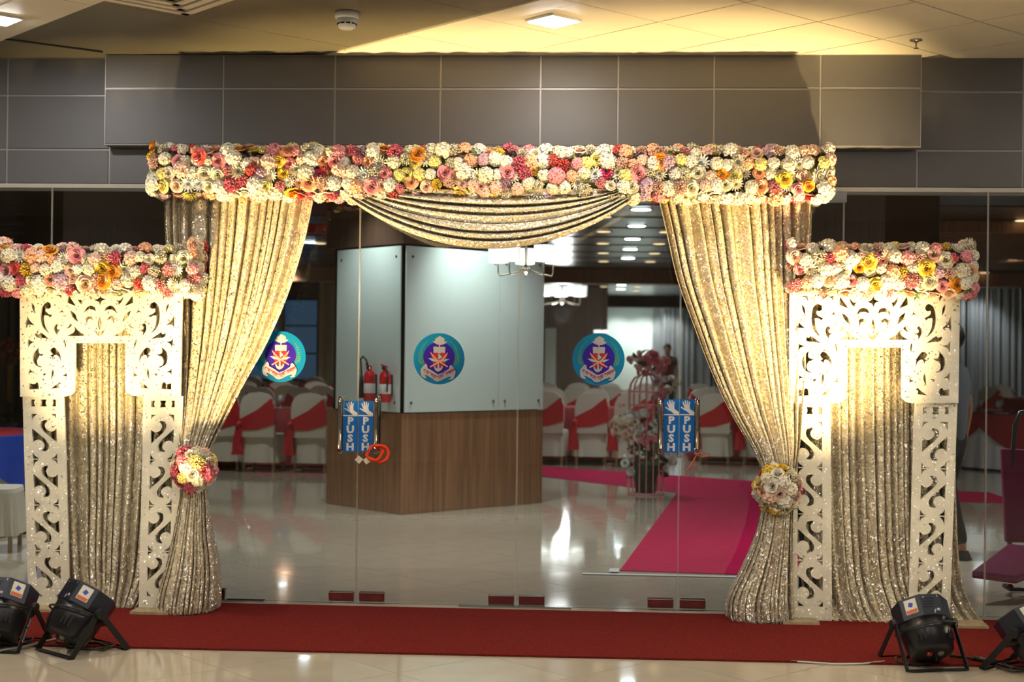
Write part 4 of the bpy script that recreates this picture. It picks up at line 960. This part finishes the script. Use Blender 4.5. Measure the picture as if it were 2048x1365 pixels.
table('table with blue cloth and red top, cut by the left edge', -5.62, 3.1, .95, 'blue_cloth', 'white_cloth', .80, 'red_cloth', 0, .5)
# magenta seat on a bent tube frame, right edge
t = thing('magenta_seat', 'magenta upholstered seat on a bent metal tube, at the right edge', 'chair', (2.80, .95, FZ))
def px3(px, py, Y): q = at(px, py, Y); return Vector((q.x-2.80, q.y-.95, q.z-FZ))
bk = MB(); P = [px3(2003, 898, 1.15), px3(2150, 905, 1.15), px3(2145, 1088, 1.05), px3(2012, 1086, 1.05)]
bk.add([tuple(q) for q in P]+[(q.x, q.y+.05, q.z) for q in P], [(3, 2, 1, 0), (4, 5, 6, 7), (0, 1, 5, 4), (1, 2, 6, 5), (2, 3, 7, 6), (3, 0, 4, 7)]); bevel(bk.build('backrest', M['magenta'], t), .012)
sq = MB(); P = [px3(1943, 1158, .55), px3(2032, 1170, .55), px3(2170, 1118, 1.0), px3(2016, 1102, 1.0)]
sq.add([tuple(q) for q in P]+[(q.x, q.y, q.z+.05) for q in P], [(3, 2, 1, 0), (4, 5, 6, 7), (0, 1, 5, 4), (1, 2, 6, 5), (2, 3, 7, 6), (3, 0, 4, 7)]); bevel(sq.build('seat', M['magenta'], t), .012)
a0 = px3(2018, 1178, .8); MB().tube([(a0.x, -.2, a0.z+.02), (a0.x-.02, -.12, .06), (a0.x+.05, .0, .02), (a0.x+.3, .02, .02), (a0.x+.45, .1, .2)], .016, 10).build('leg', M['grey_tube'], t, True)
a1 = px3(2023, 1100, 1.05); MB().tube([a1+Vector((0, .03, -.1)), a1+Vector((0, .06, .2)), a1+Vector((.01, .08, .42)), px3(2030, 850, 1.18), px3(2040, 826, 1.18), px3(2080, 818, 1.18), px3(2150, 830, 1.18)], .016, 10).build('tube_frame', M['grey_tube'], t, True)
# birdcage with flowers
p = fl(1291, 990); t = thing('birdcage', 'tall pink wire birdcage stand dressed with flowers', 'birdcage', (p.x, p.y, FZ)); rc = .195
for z0, z1, dome in ((0, .62, False), (.62, 1.12, True)):
    mb = MB()
    for k in range(16):
        a = 2*pi*k/16; c, s = cos(a)*rc, sin(a)*rc
        pts = [(c, s, z0), (c, s, z1)]+([(c*.93, s*.93, z1+.08), (c*.7, s*.7, z1+.15), (c*.3, s*.3, z1+.2), (0, 0, z1+.21)] if dome else [])
        MB().tube(pts, .0055, 5).build('bar', M['cage_pink'], t)
    for z in ((z0+.01, z1-.01) if not dome else (z0+.01, (z0+z1)/2+.1, z1)):
        MB().tube([(rc*cos(i*pi/14), rc*sin(i*pi/14), z) for i in range(28)], .008, 6, True).build('hoop', M['cage_pink'], t)
MB().tube([(.03*cos(i*pi/8), 0, 1.36+.03*sin(i*pi/8)) for i in range(16)], .006, 6, True).build('top_ring', M['cage_pink'], t)
MB().lathe([(0, 0), (.2, 0), (.2, .015), (0, .02)], 20).build('base_plate', M['cage_pink'], t)
MB().lathe([(0, .02), (.11, .02), (.14, .3), (.13, .34), (0, .34)], 14).build('flower_pot', M['leaf_dark'], t, True)
br = random.Random(12)
def spray(cx, cy, cz, sx, sy, sz, n, cols, kinds, size):
    for i in range(n):
        q = Vector((br.gauss(0, 1), br.gauss(0, 1), br.gauss(0, 1))); q = q.normalized()*br.uniform(.5, 1); flower(br.choice(kinds), br.choice(cols), t, (cx+q.x*sx, cy+q.y*sy, cz+q.z*sz), (q.x, q.y-.8, q.z+.3), size*br.uniform(.8, 1.3), br.uniform(0, 6))
spray(.08, -.04, 1.42, .20, .12, .12, 30, ['petal_pink', 'petal_rosepink', 'petal_pink'], ['carnation', 'hydrangea'], .05); spray(-.10, 0, 1.48, .14, .08, .10, 10, ['petal_blush', 'petal_rosepink', 'petal_white'], ['hydrangea'], .045)
spray(.14, -.08, 1.05, .08, .1, .3, 12, ['petal_rosepink', 'petal_violet', 'petal_mauve'], ['carnation', 'hydrangea'], .04)
spray(-.13, -.12, .78, .26, .14, .24, 36, ['petal_white', 'petal_ivory', 'petal_cream', 'petal_blush'], ['hydrangea', 'rose', 'chrysanthemum'], .055)
spray(.02, -.2, .58, .16, .06, .2, 10, ['petal_pink', 'petal_rosepink', 'petal_white'], ['rose', 'hydrangea'], .045); spray(.24, 0, 1.2, .12, .1, .12, 9, ['petal_white', 'petal_ivory'], ['hydrangea', 'rose'], .04)
spray(-.2, -.05, .3, .1, .1, .2, 9, ['petal_white', 'petal_ivory'], ['rose', 'hydrangea'], .045); spray(.26, -.03, .4, .1, .1, .14, 8, ['petal_white', 'petal_blush'], ['rose', 'hydrangea'], .045)
spray(0, 0, .35, .2, .18, .26, 46, ['leaf_dark', 'leaf'], ['leaf'], .09); spray(0, 0, 1.45, .16, .12, .1, 10, ['leaf_dark', 'leaf'], ['leaf'], .07); spray(.0, -.1, .8, .26, .1, .3, 16, ['leaf', 'leaf_dark'], ['leaf'], .07)
# chandeliers
def chandelier(label, px, py, d, sc, n=5):
    Y = d-8.6; c = at(px, py, Y); t = thing('chandelier', label, 'chandelier', (c.x, c.y, c.z)); rr = .25*sc
    MB().tube([(0, 0, 0), (0, 0, HZ-c.z)], .012*sc, 8).build('stem', M['nickel'], t)
    MB().lathe([(0, -.05*sc), (.03*sc, -.03*sc), (.04*sc, .0), (.03*sc, .03*sc), (0, .05*sc)], 12).build('hub', M['nickel'], t, True)
    for k in range(n):
        a = 2*pi*k/n+.4; u = Vector((cos(a), sin(a), 0))
        MB().tube([u*.02*sc, u*rr*.5+Vector((0, 0, -.03*sc)), u*rr*.95+Vector((0, 0, -.05*sc)), u*rr+Vector((0, 0, -.02*sc)), u*rr+Vector((0, 0, .06*sc))], .007*sc, 6).build('arm', M['nickel'], t)
        MB().lathe([(.06*sc, .06*sc), (.085*sc, .062*sc), (.09*sc, .2*sc), (.082*sc, .2*sc), (.08*sc, .07*sc), (.06*sc, .06*sc)], 16, Matrix.Translation(u*rr)).build('shade', M['shade_white'], t, True)
    return t, c
t, c = chandelier('nearer chandelier with white glass shades in front of the column', 1052, 540, 12.2, 1.0); point((c.x, c.y-.1, c.z-.25), 14, (1, .98, .93), .2)
t, c = chandelier('farther chandelier with bright white shades, right of the column', 1124, 602, 31, 1.7); point((c.x, c.y, c.z-.3), 60, (1, .98, .95), .2)
t, c = chandelier('small lit chandelier far away, just above the right crest', 1203, 670, 36, .6)
# ceiling lamps of the hall
def downlight(x, y, m, label, group, r=.085):
    t = thing('downlight', label, 'downlight', (x, y, HZ-.02), 0, group)
    MB().lathe([(r, .02), (r*1.25, .02), (r*1.25, .012), (r, .010)], 20).build('ring', M['white_plastic'], t); MB().lathe([(0, .006), (r, .006), (r, .016), (0, .016)], 18).build('lens', M[m], t)
NTH = ['nearest', 'second', 'third', 'fourth', 'fifth', 'sixth', 'seventh', 'farthest']
for k_, (px, py) in enumerate(((1282, 418), (1273.5, 451), (1265, 477), (1260.5, 498), (1256, 516), (1245, 562), (1242.7, 570), (1241.7, 578))):
    p = fl(px, py, HZ); downlight(p.x, p.y, 'lamp_row', 'round white downlight, %s in the centre row of the hall ceiling' % NTH[k_], 'centre row downlights', .11)
    if p.y < 30: spot((p.x, p.y, HZ-.05), (p.x, p.y, 0), HALL_SPOT, (.95, 1, 1), 120, .6, .1)
    for s in (-1, 1): downlight(p.x+s*.42, p.y+.9, 'lamp_amber', 'small amber downlight %s of the %s lamp in the centre row' % ('left' if s < 0 else 'right', NTH[k_]), 'amber downlights', .09)
AL = [(470, 470), (500, 470), (614, 547), (637, 557), (640, 486), (654, 557), (666, 486)]; AR = [(1725, 397), (1752, 397), (1968, 545), (2012, 531), (2040, 530), (2046, 440)]
OR = ['leftmost', 'second from left', 'third from left', 'fourth from left', 'fifth from left', 'sixth from left', 'rightmost']
for lst, wh in ((AL, 'behind the left gathered curtain'), (AR, 'above the right white screen')):
    for k_, (px, py) in enumerate(lst):
        p = fl(px, py, HZ); downlight(p.x, p.y, 'lamp_amber', 'small amber downlight %s, %s there' % (wh, OR[k_]), 'scattered amber downlights', .09)
for px, py in ((1234, 608), (1286, 604), (1337, 602)):
    p = fl(px, py, HZ); downlight(p.x, min(p.y, 37.2), 'lamp_row', 'wall-washing downlight over the far pale wall', 'far wall downlights', .2); spot((p.x, 37.0, HZ-.06), (p.x, 37.9, 1.2), 160, (.95, 1, .98), 90, .7, .1)
p = fl(1967, 563, HZ); downlight(p.x, min(p.y, 23.6), 'lamp_row', 'bright downlight in front of the silver drapes', 'drape downlights', .16); spot((p.x, 23.4, HZ-.06), (p.x, 24.3, 1.4), 120, (.92, .97, 1), 100, .7, .1)
for x, y in ((-6.2, 19.6), (-4.4, 8.0), (-4.4, 13.0), (6.5, 8.0), (6.5, 14.0), (-9, 10), (10.5, 18.5), (-1.5, 2.0), (1.8, 2.4), (-4.6, 2.2), (4.8, 3.0)):  # extra downlights added to brighten the dim parts of the hall
    downlight(x, y, 'lamp_row', 'added white downlight brightening the hall off the centre row', 'added side downlights', .09); spot((x, y, HZ-.05), (x, y, 0), HALL_SPOT*1.2, (1, .97, .92), 125, .6, .1) if y > 4 else spot((x, y, HZ-.05), (x, y, 0), HALL_SPOT*1.9, (1, .98, .95), 130, .6, .1)
for x, y, tx, ty, pw in ((-1.02, 4.72, -1.1, 5.4, 125), (-2.35, 4.55, -2.2, 5.05, 75)):
    downlight(x, y, 'lamp_row', 'downlight washing the frosted column panels', 'column wash downlights', .08); spot((x, y, HZ-.05), (tx, ty, 1.4), pw, (.92, 1, .98), 95, 1.0, .08)
# slatted raft under the right part of the hall ceiling
t = thing('ceiling_raft', 'raft of wooden slats hung under the hall ceiling at the right', 'ceiling raft', (6.2, 12.5, HZ-.16))
for k in range(22): MB().box((0, -3.6+k*.34, .08), (5.2, .09, .14)).build('slat', M['wood'], t)
# drapes of the hall
for k, (x0, x1) in enumerate(((5.4, 8.38), (8.44, 11.38), (11.44, 14.6))):
    curtain('long silver drape on the right hall wall, %s' % ('left length', 'middle length', 'right length')[k], [(3.12, x0, x1, 24.25, .06, 0, 0), (1.5, x0, x1, 24.25, .07, 0, 0), (.03, x0, x1, 24.25, .07, 0, 0)], 24, 20+k, 240, 8, 'silver_drape', 'drape_silver', px=False)
for k, (px0, px1, Y, m_, lb) in enumerate(((1306, 1430, 37.85, 'drape_silver', 'grey drape on the far wall behind the person'), (636, 672, 21.85, 'drape_beige', 'beige drape beside the blue windows'), (-60, 31, 21.85, 'drape_beige', 'beige drape seen at the far left edge'), (556, 570, 21.85, 'drape_beige', 'narrow beige drape between the two blue windows'))):
    x0, x1 = at(px0, 700, Y).x, at(px1, 700, Y).x
    curtain(lb, [(3.0, x0, x1, Y, .05, 0, 0), (1.5, x0, x1, Y, .05, 0, 0), (.03, x0, x1, Y, .06, 0, 0)], max(3, int((x1-x0)*4)), 30+k, 90, 8, 'hall_drape', m_, px=False)
# flower stand at the far left
p = fl(18, 850); t = thing('flower_stand', 'flower stand with orange blooms and yellow ribbon at the far left', 'flower stand', (p.x, p.y, FZ))
MB().lathe([(.16, 0), (.16, .03), (.03, .05), (.025, 1.1), (.1, 1.2), (.0, 1.2)], 14).build('pedestal', M['nickel'], t, True)
MB().box((.02, -.06, .85), (.07, .01, .8)).build('ribbon', M['petal_yellow'], t)
spray(0, 0, 1.42, .2, .2, .24, 34, ['petal_orange', 'petal_peach', 'petal_yellow', 'petal_coral'], ['rose', 'hydrangea', 'carnation'], .075); spray(0, 0, 1.42, .2, .2, .2, 10, ['leaf'], ['leaf'], .1)
# red sign high behind the left curtain
p = at(632, 457, 9.0); t = thing('red_sign', 'small red sign hanging behind the left curtain top', 'sign', (p.x, p.y, p.z-.06)); MB().box((0, 0, .06), (.5, .03, .12)).build('plate', M['red_satin'], t)
for s in (-1, 1): MB().tube([(s*.2, 0, .12), (s*.2, 0, HZ-p.z+.05)], .004, 6).build('rod', M['grey_tube'], t)
# fire extinguishers on the column
def extinguisher(label, s, horn):
    e1 = Vector((-1, 1, 0)).normalized(); n = Vector((-1, -1, 0)).normalized(); q = Vector((-1.81, 4.68, 0))+e1*s+n*.085; t = thing('fire_extinguisher', label, 'extinguisher', (q.x, q.y, 1.06), R(-45))
    MB().lathe([(0, 0), (.05, .0), (.056, .01), (.056, .24), (.045, .28), (.02, .30), (.018, .33), (0, .33)], 18).build('cylinder', M['extinguisher'], t, True)
    MB().box((-.02, 0, .345), (.09, .02, .012), Matrix.Rotation(.25, 3, 'Y')).build('lever', M['extinguisher'], t); MB().lathe([(0, .0), (.02, 0), (.02, .01), (0, .01)], 12, Matrix.Translation((0, -.02, .325)) @ Matrix.Rotation(pi/2, 4, 'X')).build('gauge', M['black_matt'], t)
    MB().lathe([(.0565, .08), (.0570, .082), (.0570, .17), (.0565, .172)], 18).build('label_band', M['white_plastic'], t, True)
    MB().box((0, .066, .16), (.06, .03, .2)).build('bracket', M['grey_tube'], t)
    if horn:
        MB().tube([(-.02, 0, .33), (-.05, -.01, .40), (-.10, -.01, .43), (-.14, -.01, .40), (-.13, -.01, .34), (-.12, -.01, .25)], .009, 8).build('hose', M['black_matt'], t, True)
        MB().lathe([(.012, .26), (.02, .2), (.034, .03), (.03, .03)], 12, Matrix.Translation((-.12, -.01, 0))).build('horn', M['black_matt'], t, True)
    else: MB().tube([(.02, -.02, .33), (.07, -.03, .30), (.075, -.03, .2), (.07, -.03, .1)], .008, 8).build('hose', M['black_matt'], t, True)
extinguisher('red fire extinguisher with a black horn and hose', .40, True); extinguisher('red fire extinguisher nearest the column corner', .15, False)
# ================================================================== PEOPLE
def skin_mesh(name, verts, edges, rad, root, sub=2):
    me = bpy.data.meshes.new(name); me.from_pydata(verts, edges, []); o = bpy.data.objects.new(name, me); COL.objects.link(o)
    sk = o.modifiers.new('skin', 'SKIN'); sb = o.modifiers.new('sub', 'SUBSURF'); sb.levels = sub; sb.render_levels = sub
    if not me.skin_vertices: me.attributes.new('skin', 'FLOAT', 'POINT')
    for i, sv in enumerate(me.skin_vertices[0].data):
        r = rad[i]; sv.radius = r if isinstance(r, tuple) else (r, r); sv.use_root = (i == root)
    dg = bpy.context.evaluated_depsgraph_get(); dg.update(); m2 = bpy.data.meshes.new_from_object(o.evaluated_get(dg)); m2.name = name
    bpy.data.objects.remove(o); m2.materials.clear(); m2.polygons.foreach_set('use_smooth', [True]*len(m2.polygons)); return m2
def person(label, x, y, rz, shirt, k=1.0, stride=0.0):
    t = thing('person', label, 'person', (x, y, FZ), rz); t.scale = (k,)*3
    J = {'pel': (0, 0, .95), 'wai': (0, .0, 1.1), 'che': (0, .01, 1.32), 'nek': (0, 0, 1.44), 'hd0': (0, .01, 1.53), 'hd1': (0, .015, 1.65), 'hd2': (0, .01, 1.735)}
    V = list(J.values()); nm = list(J.keys()); ed = [(0, 1), (1, 2), (2, 3), (3, 4), (4, 5), (5, 6)]; rd = [(.12, .08), (.11, .075), (.12, .075), .054, .074, .102, .07]
    def chain(root, pts, rs):
        prev = root
        for p_, r_ in zip(pts, rs): V.append(p_); rd.append(r_); ed.append((prev, len(V)-1)); prev = len(V)-1
        return prev
    for s in (-1, 1):
        st = stride*s
        chain(0, [(s*.095, 0, .88), (s*.1, st*.4+.02, .49), (s*.1, st-.03*abs(st), .09), (s*.1, st, .05), (s*.11, st+.13, .03)], [.09, .062, .042, .042, .032])
        wr = chain(2, [(s*.19, 0, 1.39), (s*.235, -.01-st*.2, 1.12), (s*.245, .06-st*.4, .88)], [.062, .045, .032])
        chain(wr, [(s*.247, .072-st*.4, .835), (s*.246, .078-st*.4, .775)], [(.036, .022), (.042, .018)])
    body = skin_mesh('body', V, ed, rd, 0); body.materials.append(M['skin'])
    fb_ = MB()      # five fingers to each hand, rooted in the palm
    for s in (-1, 1):
        o_ = -stride*s*.4
        for i, (L_, dz) in enumerate(((.068, .0), (.076, -.004), (.072, -.003), (.058, .004))):
            yy = .108+o_-.020*i; fb_.tube([(s*.247, yy, .80), (s*.248, yy+.002, .765+dz), (s*.240, yy+.006, .765+dz-L_*.5), (s*.224, yy+.010, .765+dz-L_)], [.0095, .0095, .0088, .0065], 8)
        fb_.tube([(s*.240, .105+o_, .835), (s*.232, .125+o_, .80), (s*.224, .132+o_, .77), (s*.218, .132+o_, .745)], [.013, .012, .0105, .008], 8)
    bm_ = bmesh.new(); bm_.from_mesh(body); bm_.from_mesh(fb_.mesh('fingers')); bm_.to_mesh(body); bm_.free()
    body.polygons.foreach_set('use_smooth', [True]*len(body.polygons)); link('body', body, t)
    # clothes
    v = [(0, 0, .80), (0, 0, 1.08), (0, .01, 1.32), (0, .005, 1.46)]; e = [(0, 1), (1, 2), (2, 3)]; r_ = [(.19, .15), (.172, .135), (.19, .135), (.085, .085)]
    for s in (-1, 1):
        n = len(v); v += [(s*.19, 0, 1.395), (s*.225, -.01-stride*s*.14, 1.19)]; r_ += [.076, .062]; e += [(2, n), (n, n+1)]
    me = skin_mesh('shirt', v, e, r_, 0); me.materials.append(M[shirt]); link('shirt', me, t)
    v = [(0, 0, 1.04), (0, 0, .90)]; e = [(0, 1)]; r_ = [(.15, .12), (.165, .125)]
    for s in (-1, 1):
        st = stride*s; n = len(v); v += [(s*.1, 0, .82), (s*.1, st*.4+.02, .49), (s*.1, st-.03*abs(st), .09)]; r_ += [.104, .078, .062]; e += [(1, n), (n, n+1), (n+1, n+2)]
    me = skin_mesh('trousers', v, e, r_, 0); me.materials.append(M['trousers']); link('trousers', me, t)
    MB().lathe([(.0, .122), (.05, .112), (.092, .066), (.104, .0), (.094, -.05), (.07, -.085)], 16, Matrix.Translation((0, -.012, 1.665))).build('hair', M['hair'], t, True)
    for s in (-1, 1):
        MB().lathe([(0, -.006), (.009, -.003), (.010, .004), (0, .008)], 8, Matrix.Translation((s*.034, .092, 1.655))).build('eye', M['hair'], t, True)
        MB().lathe([(0, -.03), (.014, -.015), (.016, .01), (0, .03)], 8, Matrix.Translation((s*.09, .01, 1.645))).build('ear', M['skin'], t, True)
    MB().box((0, .1, 1.63), (.024, .03, .045), None, .5).build('nose', M['skin'], t); MB().box((0, .093, 1.592), (.045, .01, .008)).build('mouth', M['emb_red'], t)
    for s in (-1, 1): MB().box((s*.105, stride*s+.06, .035), (.09, .26, .07), None, .8).build('shoe', M['black_matt'], t)
    return t
p = at(1335, 700, 28.4); person('person in a maroon shirt standing far back in the hall', p.x, 28.4, R(180), 'shirt_maroon')
p = at(1896, 900, 2.6); person('person in a grey shirt and dark trousers half hidden by the right screen', p.x, 2.6, R(50), 'shirt_grey', 1.02, .16)
